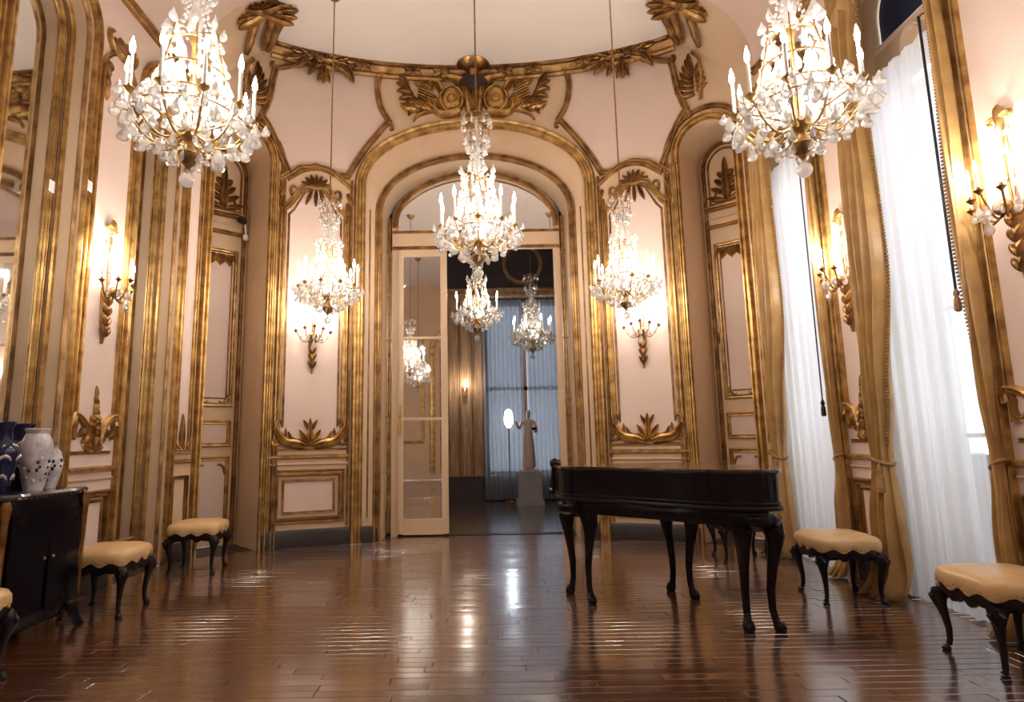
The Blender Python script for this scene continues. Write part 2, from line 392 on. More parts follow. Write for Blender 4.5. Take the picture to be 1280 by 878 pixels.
# flanking panels: traced on the left side of the picture, mirrored
TR = lambda pts: [(abs(p2w(*q)[0]), p2w(*q)[1]) for q in pts]
hood = TR([(360, 262), (366, 253), (374, 241), (383, 232), (394, 228)])
sc_c = 2.12; hw = 0.40
shape = TR([(391, 210), (377, 213), (362.5, 221), (350, 191), (339, 164), (327, 145), (336.5, 123), (341, 100), (344.7, 85), (364, 82), (388.5, 74), (407.6, 79), (429.5, 79), (448.6, 87.5), (475, 94), (471.8, 109), (476, 134), (486, 152), (462, 180), (446, 202), (435, 221), (421, 219), (407, 212)])
def smooth_cusps(P, cusps):
    out = []; n = len(P); cs = sorted(cusps)
    for a, b in zip(cs, cs[1:] + [cs[0] + n]):
        seg = [P[i % n] for i in range(a, b + 1)]; m = len(seg)
        for i in range(m - 1):
            p0, p1, p2, p3 = seg[max(0, i - 1)], seg[i], seg[i + 1], seg[min(m - 1, i + 2)]
            for q in range(4):
                t = q / 4; out.append(tuple(0.5 * (2 * p1[k] + (p2[k] - p0[k]) * t + (2 * p0[k] - 5 * p1[k] + 4 * p2[k] - p3[k]) * t * t + (3 * p1[k] - p0[k] - 3 * p2[k] + p3[k]) * t ** 3) for k in (0, 1)))
    return out
cusp_pts = [shape[i] for i in (5, 8, 14, 17)]
shape = smooth_cusps(shape, [2, 5, 8, 14, 17, 20])
for sg in (-1, 1):
    ctr = sg * sc_c
    for j, (cu, cz) in enumerate(cusp_pts):
        k = sg * (1 if j in (2, 3) else -1)
        piece(lambda mb: scroll(mb, WP, sg * cu, cz - .03, PI / 2 + k * (1.0 if j in (1, 2) else 2.2), .20, .06, k * (-4 if j in (1, 2) else 4), .06), 'corner_scroll', 'gold2', wall_end)
    def T(path): return mir(path, sg)
    field(WP, T(shape), 'pink', wall_end)
    mould(WP, T(shape), 0.085, 0.05, 'gold2', wall_end, 'panel_moulding', closed=True)
    # tall panel with scrolled head
    zt = hood[0][1]
    head = [(sc_c + hw, zt - .06), (sc_c + hw, zt), (sc_c + hw * .82, zt + .07), (sc_c + hw * .62, zt + .2), (sc_c + hw * .42, zt + .32), (sc_c + hw * .15, zt + .38)]
    left_half = [(sc_c + hw, 1.28)] + head
    full = left_half + [(2 * sc_c - u, z) for u, z in reversed(left_half)]
    field(WP, T(full), 'pink', wall_end)
    mould(WP, T(full), 0.085, 0.045, 'gold', wall_end, 'panel_moulding')
    mould(WP, T([(sc_c + hw - .07, 1.42)] + [(sc_c + (u - sc_c) * .82, z - .06) for u, z in head] + [(sc_c - (u - sc_c) * .82, z - .06) for u, z in reversed(head)] + [(sc_c - hw + .07, 1.42)]), 0.03, 0.02, 'gold2', wall_end, 'panel_moulding')
    for so in (0.50,):
        mould(WP, T([(sc_c + so, 0.22), (sc_c + so, zt + .5)]), 0.09, 0.05, 'gold', wall_end, 'pilaster_moulding')
    mould(WP, T([(sc_c - .46, 0.22), (sc_c - .46, zt + .5)]), 0.035, 0.03, 'gold2', wall_end, 'pilaster_moulding')
    # hood arch over the panel
    mould(WP, T([(sc_c + .47, zt + .38), (sc_c + .36, zt + .47), (sc_c + .2, zt + .6), (sc_c, zt + .65), (sc_c - .2, zt + .6), (sc_c - .36, zt + .47), (sc_c - .47, zt + .38)]), 0.07, 0.05, 'gold', wall_end, 'panel_moulding')
    # shell at the head
    orn = piece(lambda mb: [leaf(mb, WP, ctr, zt + .33, PI / 2 + a, .20, .055, .06) for a in (-1.2, -.8, -.4, 0, .4, .8, 1.2)], 'head_ornament', 'gold2', wall_end)
    for k in (-1, 1):
        piece(lambda mb: scroll(mb, WP, ctr, zt + .32, PI / 2 + k * -1.35, .34, .06, k * -2.6, .06), 'scroll', 'gold2', orn)
        piece(lambda mb: scroll(mb, WP, ctr + k * .30, zt + .2, PI / 2 + k * -.3, .26, .05, k * 4.5, .05), 'scroll', 'gold2', orn)
        piece(lambda mb: [leaf(mb, WP, ctr + k * .40, zt + .3 - .13 * j, -PI / 2 + k * (.5 - .25 * j), .17, .07, .06) for j in range(3)], 'leaf', 'gold', orn)
    piece(lambda mb: [leaf(mb, WP, ctr + .05 * j, zt + .3, -PI / 2 + .35 * j, .22, .06, .05) for j in (-1, 0, 1)], 'leaf', 'gold2', orn)
    # garland at the foot
    orn = piece(lambda mb: [leaf(mb, WP, ctr, 1.20, PI / 2 + a, .30 - .12 * abs(a), .07, .06) for a in (-1.1, -.6, 0, .6, 1.1)], 'foot_ornament', 'gold', wall_end)
    for k in (-1, 1):
        piece(lambda mb: relief(mb, WP, [(ctr + k * (.05 + .37 * t), 1.185 + .025 * math.sin(t * 6) + .235 * t ** 2.6) for t in [i / 18 for i in range(19)]], lambda t: .06 + .055 * math.sin(PI * t) ** .6, .075, 0, True), 'scroll', 'gold', orn)
        piece(lambda mb: scroll(mb, WP, ctr + k * .41, 1.40, PI / 2 - k * .1, .26, .065, k * 6, .06), 'scroll', 'gold2', orn)
        piece(lambda mb: scroll(mb, WP, ctr + k * .33, 1.24, PI / 2 - k * 2.2, .26, .045, k * 5.5, .04), 'scroll', 'gold2', orn)
        piece(lambda mb: [leaf(mb, WP, ctr + k * (.12 + .09 * j), 1.22 + .03 * j, PI / 2 - k * (.9 - .5 * j), .13, .045, .045) for j in range(3)], 'leaf', 'gold', orn)
    piece(lambda mb: [leaf(mb, WP, ctr, 1.36, PI / 2 + a, .17, .05, .05) for a in (-.5, 0, .5)], 'leaf', 'gold2', orn)
    mould(WP, T([(sc_c - .46, 1.145), (sc_c + .46, 1.145)]), 0.03, 0.02, 'gold2', wall_end, 'panel_moulding')
    # rails and dado
    mould(WP, T([(sc_c - .47, 1.06), (sc_c + .47, 1.06)]), 0.05, 0.045, 'gold', wall_end, 'chair_rail', prof=HALF)
    mould(WP, T([(sc_c - .47, 0.97), (sc_c + .47, 0.97)]), 0.03, 0.025, 'cream', wall_end, 'chair_rail', prof=HALF)
    R = lambda a, z0, z1: T([(sc_c - a, z0), (sc_c + a, z0), (sc_c + a, z1), (sc_c - a, z1)])
    mould(WP, R(.39, .31, .87), 0.075, 0.045, 'gold2', wall_end, 'dado_moulding', closed=True)
    mould(WP, R(.30, .40, .78), 0.03, 0.03, 'gold', wall_end, 'dado_moulding', closed=True)
    field(WP, R(.29, .41, .77), 'pink', wall_end)
    # strip between arch and panel
    mould(WP, T([(1.415, .3), (1.415, 4.3)]), 0.02, 0.012, 'gold2', wall_end, 'pilaster_moulding')
    # side door: architrave mouldings
    c_ = (OPD[0] + OPD[1]) / 2
    mould(WP, T(arch_path(OPD[0] - .05, OPD[1] + .05, OPD[2], OPD[3] + .05, 0.0)), 0.10, 0.06, 'gold', wall_end, 'arch_moulding')
    ap = arch_path(OPD[0] - .17, OPD[1] + .17, OPD[2] - .05, OPD[3] + .22, 0.0)
    mould(WP, T(ap[:-1]), 0.07, 0.04, 'gold2', wall_end, 'arch_moulding')
    # narrow panel beyond the door
    a0, a1 = 3.52, 3.70
    P = [(a0, 1.15), (a0, 4.6), (a1, 4.6), (a1, 1.15)]
    field(WP, T(P), 'pink', wall_end)
    mould(WP, T(P), 0.045, 0.035, 'gold', wall_end, 'panel_moulding', closed=True)
    mould(WP, T([(a0, .3), (a0, .88), (a1, .88), (a1, .3)]), 0.04, 0.03, 'gold2', wall_end, 'dado_moulding', closed=True)
    mould(WP, T([(a0 - .03, 1.05), (a1 + .03, 1.05)]), 0.05, 0.04, 'gold', wall_end, 'chair_rail', prof=HALF)
    cc = sg * (a0 + a1) / 2
    orn = piece(lambda mb: [leaf(mb, WP, cc, 1.2 + .06 * j, PI / 2, .24 - .02 * j, .07 - .012 * j, .05) for j in range(4)], 'foot_ornament', 'gold2', wall_end)
    for k in (-1, 1): piece(lambda mb: scroll(mb, WP, cc + k * .02, 1.19, PI / 2 - k * .9, .26, .035, k * 2.5, .045), 'scroll', 'gold', orn)
# plinth
for nm, s0, s1 in (('baseboard_end_1', -SP, -OPD[1]), ('baseboard_end_2', -OPD[0], -1.25), ('baseboard_end_3', 1.25, OPD[0]), ('baseboard_end_4', OPD[1], SP)):
    mb = MB(); sweep(mb, WP, [(s0, 0.1), (s1, 0.1)], [(-.1, .0), (-.1, .03), (.07, .03), (.1, .015), (.1, 0)]); tag(mb.build(nm, 'dark', None, True), 'dark painted baseboard below the curved wall panels', 'baseboard', 'dark baseboards of the curved wall', 'structure')
# cornice
def CP(s, z, off=0.0):
    v = ceil_pt(s); x, y, nx, ny = plan(s)
    return Vector((v.x + nx * off, v.y + ny * off, z))
SS = [-SQ - 9 + 2 * (SQ + 9) * i / 260 for i in range(261)]
mb = MB()
prof = [(0, 6.22), (.03, 6.22), (.05, 6.25), (.035, 6.28), (.08, 6.31), (.10, 6.34), (.07, 6.36), (.12, 6.385), (.12, ZC + .005)]
for a_, b_ in ((-2.74, 2.74),):
    rings = []
    for i in range(81):
        s = a_ + (b_ - a_) * i / 80; rings.append([WP(s, z, o_) for o_, z in prof])
    mb.loft(rings, False)
cornice = mb.build('cornice', 'gold2', ceiling, True)
mb = MB(); pr2 = [(-.07, -.03), (-.05, -.06), (0, -.07), (.04, -.045), (.07, 0)]
for sg in (-1, 1):
    rings = []
    for i in range(61):
        s = sg * (2.72 + (SQ + 7 - 2.72) * (i / 60) ** 1.8)
        v = ceil_pt(s); v2 = ceil_pt(s + sg * 0.02); t = (v2 - v); t.normalize(); n = Vector((-t.y, t.x, 0)) * sg
        rings.append([v + n * a + Vector((0, 0, b)) for a, b in pr2])
    mb.loft(rings, False)
mb.build('cornice', 'gold2', ceiling, True)
# knots on the cornice
for u in (-2.2, -1.55, -.85, -.45, .45, .85, 1.55, 2.2):
    piece(lambda mb: [leaf(mb, WP, u, 6.31, a, .13, .06, .05, 0, .08) for a in (.3, 1.3, 2.0, 2.9, -.4, -2.7)], 'cornice_leaf', 'gold2', cornice)
for sg in (-1, 1):       # dark foliage cluster over each flanking panel
    orn = piece(lambda mb: [leaf(mb, WP, sg * 2.06 + .1 * j, 6.28, PI * (1.1 + .2 * (j + 3) / 1.6) if j < 1 else -PI * .12 * (j), .24, .09, .07, 0, .06) for j in range(-3, 4)], 'cornice_ornament', 'gold2', wall_end)
    for k in (-1, 1):
        piece(lambda mb: scroll(mb, WP, sg * 2.06, 6.24, -PI / 2 + k * 1.25, .36, .07, k * 2.5, .06, .05), 'scroll', 'gold2', orn)
        piece(lambda mb: [leaf(mb, WP, sg * 2.06 + k * .09 * j, 6.34, PI / 2 - k * (.6 + .3 * j), .2, .08, .07, 0, .06) for j in range(4)], 'leaf', 'brass', orn)
    piece(lambda mb: [leaf(mb, WP, sg * 2.06, 6.22, -PI / 2 + a, .22, .08, .06, 0, .04) for a in (-.4, 0, .4)], 'leaf', 'gold', orn)
# trophy over the centre arch
orn = piece(lambda mb: [leaf(mb, WP, .0, 5.70, PI / 2 + a, .56, .13, .12) for a in (-.30, -.1, .1, .30)], 'trophy_ornament', 'gold', wall_end)
for k in (-1, 1):
    piece(lambda mb: relief(mb, WP, [(k * .31, 5.76 + .34 * i / 12) for i in range(13)], lambda t: .03 + .27 * math.sqrt(max(0, 1 - (2 * t - 1) ** 2)), .10), 'shield', 'gold', orn)
    piece(lambda mb: relief(mb, WP, [(k * .31 + .16 * math.cos(a), 5.93 + .19 * math.sin(a)) for a in [i * 2 * PI / 20 for i in range(21)]], .06, .12), 'shield_rim', 'gold', orn)
    piece(lambda mb: relief(mb, WP, [(k * .31 + .06 * math.cos(a), 5.92 + .06 * math.sin(a)) for a in [i * 2 * PI / 12 for i in range(13)]], .03, .05, .09), 'shield_boss', 'gold2', orn)
    piece(lambda mb: scroll(mb, WP, k * .20, 5.76, PI / 2 - k * 1.9, .60, .13, k * 2.6, .11), 'scroll', 'gold', orn)
    piece(lambda mb: scroll(mb, WP, k * .44, 6.05, PI / 2 - k * .3, .44, .10, -k * 4.5, .12), 'scroll', 'gold', orn)
    piece(lambda mb: scroll(mb, WP, k * .16, 6.13, PI / 2 - k * .9, .40, .09, k * 3.5, .10), 'scroll', 'gold2', orn)
    for j in range(7):
        piece(lambda mb: relief(mb, WP, [(k * (.50 + .02 * j), 5.88 + .045 * j - .02), (k * (.64 + .012 * j), 5.93 + .05 * j - .03), (k * (.78 - .005 * j), 5.96 + .042 * j)], .048, .12), 'pan_pipe', 'gold' if j % 2 else 'gold2', orn)
    for j in range(8):
        piece(lambda mb: leaf(mb, WP, k * (.42 + .055 * j), 5.76 + .015 * (j % 3), PI / 2 - k * (.5 + .16 * j), .24, .10, .09, k * .9), 'leaf', 'gold', orn)
    for j in range(6):
        piece(lambda mb: leaf(mb, WP, k * (.74 + .035 * j), 5.84 + .05 * j, PI / 2 - k * (1.9 - .32 * j), .24, .085, .08, -k * .9), 'leaf', 'gold2', orn)
    for j in range(4):
        piece(lambda mb: leaf(mb, WP, k * (.50 + .07 * j), 6.08 + .012 * j, PI / 2 - k * (.1 + .3 * j), .15, .07, .10), 'leaf', 'gold', orn)
    piece(lambda mb: scroll(mb, WP, k * .55, 5.78, -PI / 2 + k * 1.3, .48, .07, -k * 1.2, .06), 'scroll', 'gold2', orn)
    piece(lambda mb: scroll(mb, WP, k * .06, 6.14, PI / 2 - k * 1.1, .55, .10, -k * 1.0, .12, .05), 'scroll', 'gold', orn)
    piece(lambda mb: relief(mb, WP, [(k * (.07 + .05 * t), 5.70 + .5 * t) for t in (0, .3, .6, 1)], .085, .16), 'bracket', 'gold', orn)
mb = MB(); c0 = WP(0, 6.36, .12); mb.lathe([(.02, -.16), (.05, -.12), (.07, -.05), (.20, .0), (.23, .03), (.20, .04), (.05, .02)], 20, c0); mb.build('bracket_dish', 'brass', orn, True)
mb = MB(); c0 = WP(0, 6.12, .10); mb.lathe([(.03, -.08), (.10, -.03), (.20, .0), (.20, .025), (.05, .04)], 20, c0); mb.build('bracket_dish', 'dark', orn, True)
# corner clusters where the ceiling frame turns
for sg in (-1, 1):
    cx, cy = sg * 2.48, 6.52
    mp = lambda u, z, off=0.0: Vector((cx + u, cy + (.05 - off) + sg * u * .1, z - off * .3))
    orn = piece(lambda mb: [leaf(mb, mp, 0, 6.34, PI / 2 + a, .40 - .06 * abs(math.cos(a)), .13, .12) for a in (-2.0, -1.75, -1.5, -1.25, -.8, .8, 1.25, 1.5, 1.75, 2.0)], 'corner_ornament', 'gold', wall_end)
    for a in (-1.8, -1.4, -1.0, 1.0, 1.4, 1.8):
        piece(lambda mb: leaf(mb, mp, .06 * math.copysign(1, a), 6.36, PI / 2 + a, .34, .13, .15, -a * .6, .06), 'leaf', 'gold2', orn)
    for j, (u0, z0, ex) in enumerate(((2.80, 6.27, .20), (2.86, 6.27, .08), (3.06, 6.12, -.12))):
        mbb = MB(); pts = []
        P0 = WP(sg * u0, z0, .04); P1 = Vector((cx - sg * ex, cy + .06, 6.38))
        for i in range(13):
            t = i / 12; q = P0.lerp(P1, t); q += Vector((0, 0, -.05 * math.sin(PI * t) * (1 if t < .5 else .2))); pts.append(q)
        mbb.tube(pts, [.028 + .035 * t_ for t_ in [i / 12 for i in range(13)]], 9); mbb.build('console_scroll', 'gold2', orn, True)
    # feathered spray between panel and door arch
    u0, z0 = sg * 2.98, 5.62
    orn = piece(lambda mb: [leaf(mb, WP, u0 - sg * .03, z0 - .10 + .055 * j, PI / 2 + sg * (1.5 - .18 * j), .26, .07, .05, -sg * .6) for j in range(7)], 'spray_ornament', 'gold2', wall_end)
    for j in range(5): piece(lambda mb: leaf(mb, WP, u0, z0 - .06 + .06 * j, PI / 2 - sg * (1.2 - .2 * j), .15, .06, .045), 'leaf', 'gold2', orn)
    mould(WP, [(u0 + sg * .04, z0 - .2), (u0 + sg * .08, z0 + .1), (u0 + sg * .05, z0 + .38), (u0 - sg * .02, z0 + .48)], .045, .05, 'gold', orn, 'scroll', prof=HALF)

# ------------------------------------------------------------------ side doors in deep reveals
def side_door(sg, name, label):
    p0, p1 = WP(sg * OPD[0], 0), WP(sg * OPD[1], 0); e = (p1 - p0); wd = e.length; e.normalize()
    n = Vector((e.y, -e.x, 0)) * sg; n = -n if n.y > 0 else n          # towards the room
    c = (p0 + p1) / 2 - n * 0.72
    DP = lambda u, z, off=0.0: c + e * u + n * off + Vector((0, 0, z))
    ap = arch_path(OPD[0], OPD[1], OPD[2], OPD[3], 0.0)
    front = [WP(sg * u, z) for u, z in ap]; back = [DP((i_[0] - (OPD[0] + OPD[1]) / 2) / (OPD[1] - OPD[0]) * wd, i_[1]) for i_ in ap]
    reveal(front, back, 'cream', wall_end, 'reveal')
    hw_ = wd / 2
    mb = MB(); poly = arch_path(-hw_ - .02, hw_ + .02, OPD[2], OPD[3] + .02, 0.0); mb.add([DP(u, z, .0) for u, z in poly], [tuple(range(len(poly)))])
    d = tag(mb.build(name, 'cream'), label, 'door', kind='structure')
    mould(DP, arch_path(-hw_ + .045, hw_ - .045, OPD[2], OPD[3] - .03, 0.0), .06, .04, 'gold2', d, 'door_frame')
    mould(DP, arch_path(-hw_ + .11, hw_ - .11, OPD[2], OPD[3] - .11, 4.28), .03, .025, 'gold2', d, 'tympanum_moulding', closed=True)
    for z, w_, h in ((4.22, .07, .08), (4.10, .035, .03), (3.98, .06, .06)):
        mould(DP, [(-hw_ + .04, z), (hw_ - .04, z)], w_, h, 'gold2' if h > .03 else 'cream', d, 'door_cornice')
    orn = piece(lambda mb: [leaf(mb, DP, 0, 4.30 + .10 * j, PI / 2, .36 - .02 * j, .12 - .015 * j, .07) for j in range(4)], 'tympanum_ornament', 'gold2', d)
    for k in (-1, 1):
        piece(lambda mb: [leaf(mb, DP, k * .03, 4.30 + .11 * j, PI / 2 - k * (1.2 - .15 * j), .24 - .045 * j, .08, .06) for j in range(4)], 'leaf', 'gold2', orn)
        piece(lambda mb: scroll(mb, DP, k * .02, 4.3, PI / 2 - k * 1.35, .30, .05, k * 3.0, .05), 'scroll', 'gold2', orn)
    pw = hw_ - .135
    def panel(z0, z1, top):
        P = [(-pw, z0), (pw, z0), (pw, z1), (-pw, z1)]
        field(DP, P, 'pink', d, n=4); mould(DP, P, .05, .035, 'gold', d, 'door_panel_moulding', closed=True)
    panel(1.72, 3.72, True); panel(1.22, 1.50, False); panel(.28, 1.05, True)
    mould(DP, [(-pw + .05, 1.8), (-pw + .05, 3.64), (pw - .05, 3.64), (pw - .05, 1.8)], .02, .02, 'gold2', d, 'door_panel_moulding', closed=True)
    for k in (-1, 0, 1):
        piece(lambda mb: [leaf(mb, DP, k * pw * .6 + .03 * j, 3.68, -PI / 2 + .5 * j, .16, .05, .045) for j in (-1, 0, 1)], 'lambrequin_leaf', 'gold', d)
    for k in (-1, 1):
        piece(lambda mb: scroll(mb, DP, k * pw * .9, 1.84, -PI / 2 - k * .4, .22, .04, -k * 2.8, .045), 'scroll', 'gold', d)
        piece(lambda mb: scroll(mb, DP, k * pw * .9, .86, PI / 2 + k * .2, .24, .04, k * 2.4, .04), 'scroll', 'gold2', d)
    piece(lambda mb: relief(mb, DP, [(sg * -(hw_ - .085), 2.42), (sg * -(hw_ - .085), 2.56)], .025, .03), 'hinge', 'brass', d)
    return d, DP, hw_
d1, DP1, hw1 = side_door(-1, 'door_1', 'arched panelled door deep in its reveal, with the black camera on its cornice')
d2, DP2, hw2 = side_door(1, 'door_2', 'arched panelled door deep in its reveal, behind the piano beside the windows')
mb = MB(); c = DP1(-hw1 + .09, 4.13, .14); mb.tube([c + Vector((0, .0, 0)), c + Vector((-.03, -.10, -.01))], .04, 10); ob = mb.build('security_camera', 'blackcord', None, True)
mb = MB(); mb.box(DP1(-hw1 + .05, 3.93, .09), (.05, .06, .07)); mb.build('mount', 'white', ob); mb = MB(); mb.tube([c, DP1(-hw1 + .05, 3.97, .09)], .012, 6); mb.build('bracket', 'white', ob)
tag(ob, 'small black security camera on the cornice of the arched door reveal', 'camera')

# ------------------------------------------------------------------ centre doorway: glazed doors
def FP(u, z, off=0.0): return Vector((u, YD - off, z))
mb = MB()
for sg in (-1, 1):
    mb.box((sg * 1.125, YD, 2.1), (.09, .06, 4.2))
mb.box((0, YD, 4.01), (2.34, .08, .26)); door3 = mb.build('door_3', 'cream')
tag(door3, 'glazed doorway frame with transom and arched fanlight in the end wall', 'door', kind='structure')
mould(FP, [(-1.16, 4.13), (1.16, 4.13)], .04, .03, 'gold2', door3, 'transom_moulding', off=.04)
mould(FP, [(-1.16, 3.90), (1.16, 3.90)], .05, .03, 'gold2', door3, 'transom_moulding', off=.04)
ap = arch_path(-1.14, 1.14, 4.27, .74, 4.14)
mould(FP, ap, .10, .05, 'gold2', door3, 'fanlight_frame', off=-.02)
for sg in (-1, 1): mould(FP, [(sg * 1.21, 0.05), (sg * 1.21, 4.35)], .05, .05, 'gold', door3, 'jamb_moulding', off=-.02)
mb = MB(); mb.add([FP(u, z, 0) for u, z in ap], [tuple(range(len(ap)))]); fan = mb.build('pane', 'doorglass', door3)
for sg in (-1, 1):
    for i, (z0, z1) in enumerate(((.35, .8), (.8, 1.55), (1.55, 1.75), (1.75, 2.6), (2.6, 3.85))):
        mb = MB(); mb.add([FP(sg * 1.17, z0, 0), FP(sg * 1.25, z0, .0), FP(sg * 1.25, z1, .0), FP(sg * 1.17, z1, .0)], [(0, 1, 2, 3)]); mb.build('sidelight_pane', 'silver', door3)
        mould(FP, [(sg * 1.165, z1), (sg * 1.25, z1)], .025, .02, 'gold2', door3, 'glazing_bar')
mb = MB(); mb.box((0, 8.17, -.006), (2.52, .14, .024)); mb.build('threshold', 'ebony', door3)
# closed glass leaf
lf = empty('glass_door', (-.745, YD - .03, 0))
x0, x1 = -.335, .335
for xx, w_ in ((x0 + .035, .07), (x1 - .045, .09)):
    mb = MB(); mb.box((xx, 0, 1.95), (w_, .05, 3.84)); mb.build('stile', 'cream', lf)
for z, hh in ((.12, .20), (3.82, .10), (1.52, .035), (2.62, .035)):
    mb = MB(); mb.box((0, .0, z), (x1 - x0 - .14, .045, hh)); mb.build('rail' if hh > .05 else 'glazing_bar', 'cream', lf)
for z0, z1 in ((.22, 1.50), (1.54, 2.60), (2.64, 3.77)):
    mb = MB(); mb.box((0, .0, (z0 + z1) / 2), (x1 - x0 - .13, .008, z1 - z0 + .01)); mb.build('pane', 'doorglass', lf)
mb = MB(); mb.box((x0 + .03, -.035, 1.50), (.035, .012, .40)); hp = mb.build('handle_plate', 'gold', lf)
mb = MB(); mb.tube([(x0 + .03, -.04, 1.46), (x0 + .03, -.085, 1.46), (x0 + .03, -.085, 1.36)], .011, 6); mb.build('handle', 'gold', hp, True)
tag(lf, 'closed glass door leaf with thin glazing bars and a gilt handle plate', 'door')

# ------------------------------------------------------------------ side walls
def side_panels(sg, wl):
    def T(path): return mir(path, sg)
    WN = WINS if sg > 0 else NICHES
    edges = [(WN[i][1], WN[i + 1][0]) for i in range(3)]
    for (a, b) in edges:
        a0, b0 = a + .115, b - .115; c = (a0 + b0) / 2; h_ = (b0 - a0) / 2; ctr = sg * c
        P = [(a0 + .02, 1.28), (a0 + .02, 4.55), (a0 + .06, 4.68), (c - .06, 4.86), (c + .06, 4.86), (b0 - .06, 4.68), (b0 - .02, 4.55), (b0 - .02, 1.28)]
        field(WP, T(P), 'pink', wl); mould(WP, T(P), .045, .04, 'gold', wl, 'panel_moulding')
        mould(WP, T([(a0 + .02, 1.17), (b0 - .02, 1.17)]), .03, .02, 'gold2', wl, 'panel_moulding')
        mould(WP, T([(a0 - .02, 1.03), (b0 + .02, 1.03)]), .05, .045, 'gold', wl, 'chair_rail', prof=HALF)
        mould(WP, T([(a0 - .02, .95), (b0 + .02, .95)]), .025, .025, 'cream', wl, 'chair_rail', prof=HALF)
        Q = [(a0 + .03, .3), (b0 - .03, .3), (b0 - .03, .82), (a0 + .03, .82)]
        mould(WP, T(Q), .06, .045, 'gold2', wl, 'dado_moulding', closed=True)
        Q2 = [(a0 + .09, .36), (b0 - .09, .36), (b0 - .09, .76), (a0 + .09, .76)]
        mould(WP, T(Q2), .025, .025, 'gold2', wl, 'dado_moulding', closed=True); field(WP, T(Q2), 'pink', wl, n=6)
        # foot ornament: spire between two horns
        orn = piece(lambda mb: [leaf(mb, WP, ctr + .012 * (-1) ** j, 1.18 + .048 * j, PI / 2 + .25 * (-1) ** j, .12 - .004 * j, .082 - .0065 * j, .07) for j in range(10)] + [leaf(mb, WP, ctr, 1.62, PI / 2, .12, .028, .05)], 'foot_ornament', 'gold2', wl)
        for j in range(6):
            for k in (-1, 1): piece(lambda mb: leaf(mb, WP, ctr + k * .015, 1.18 + .05 * j, PI / 2 - k * (1.1 - .1 * j), .11 - .010 * j, .05, .075), 'leaf', 'gold2' if j % 2 else 'gold', orn)
        for k in (-1, 1):
            piece(lambda mb: relief(mb, WP, [(ctr + k * (.24 * h_ + .74 * h_ * (1 - math.cos(q_))), 1.19 + .29 * math.sin(q_)) for q_ in [i * PI / 2 / 12 for i in range(13)]] + [(ctr + k * h_ * 1.05, 1.44), (ctr + k * h_ * 1.02, 1.40)], lambda t: .035 + .035 * t, .05, 0, True), 'horn', 'gold', orn)
            piece(lambda mb: scroll(mb, WP, ctr + k * h_ * .9, 1.42, -PI / 2 + k * .1, .24, .04, -k * 4, .05), 'scroll', 'gold2', orn)
            piece(lambda mb: [leaf(mb, WP, ctr + k * (.08 + .05 * j), 1.20 + .05 * j, PI / 2 + k * .4, .10, .045, .05) for j in range(3)], 'leaf', 'gold2', orn)
        # head ornament
        orn = piece(lambda mb: [leaf(mb, WP, ctr, 4.80, PI / 2 + q, .2, .06, .06) for q in (-1.2, -.7, -.2, .3, .8, 1.2)], 'head_ornament', 'gold2', wl)
        for k in (-1, 1):
            piece(lambda mb: scroll(mb, WP, ctr + k * .10, 4.78, PI / 2 - k * .9, .40, .05, k * 3.2, .05), 'scroll', 'gold', orn)
            piece(lambda mb: scroll(mb, WP, ctr + k * h_, 4.5, PI / 2 + k * .2, .38, .045, k * 4, .05), 'scroll', 'gold2', orn)
            piece(lambda mb: [leaf(mb, WP, ctr + k * (h_ - .05), 4.62 - .1 * j, -PI / 2 - k * .4, .14, .05, .05) for j in range(3)], 'leaf', 'gold2', orn)
    # frames round the openings
    for (a, b, spz, rs) in (OPW if sg > 0 else OPN):
        mould(WP, T(arch_path(a - .04, b + .04, spz, rs + .04, 0.0)), .075, .05, 'gold', wl, 'opening_frame')
    mould(WP, T([(SP, 5.42), (9.6, 5.42)]), .10, .06, 'gold2', wl, 'frieze_moulding')
    mould(WP, T([(9.75, 1.1), (11.9, 1.1), (11.9, 4.8), (9.75, 4.8)]), .09, .05, 'gold', wl, 'panel_moulding', closed=True)
    allw = [(SP, WN[0][0])] + edges + [(WN[3][1], S_END)]
    side = 'right' if sg > 0 else 'left'
    for i, (a, b) in enumerate(allw):
        mb = MB(); sweep(mb, WP, T([(a, .1), (b, .1)]), [(-.1, 0), (-.1, .03), (.07, .03), (.1, .015), (.1, 0)] if True else None)
        tag(mb.build('baseboard_%s_%d' % (side, i + 1), 'dark', None, True), 'dark painted baseboard under the %s panels' % ('window wall' if sg > 0 else 'mirror wall'), 'baseboard', 'dark baseboards of the ' + ('window wall' if sg > 0 else 'mirror wall'), 'structure')
side_panels(1, wall_right); side_panels(-1, wall_left)

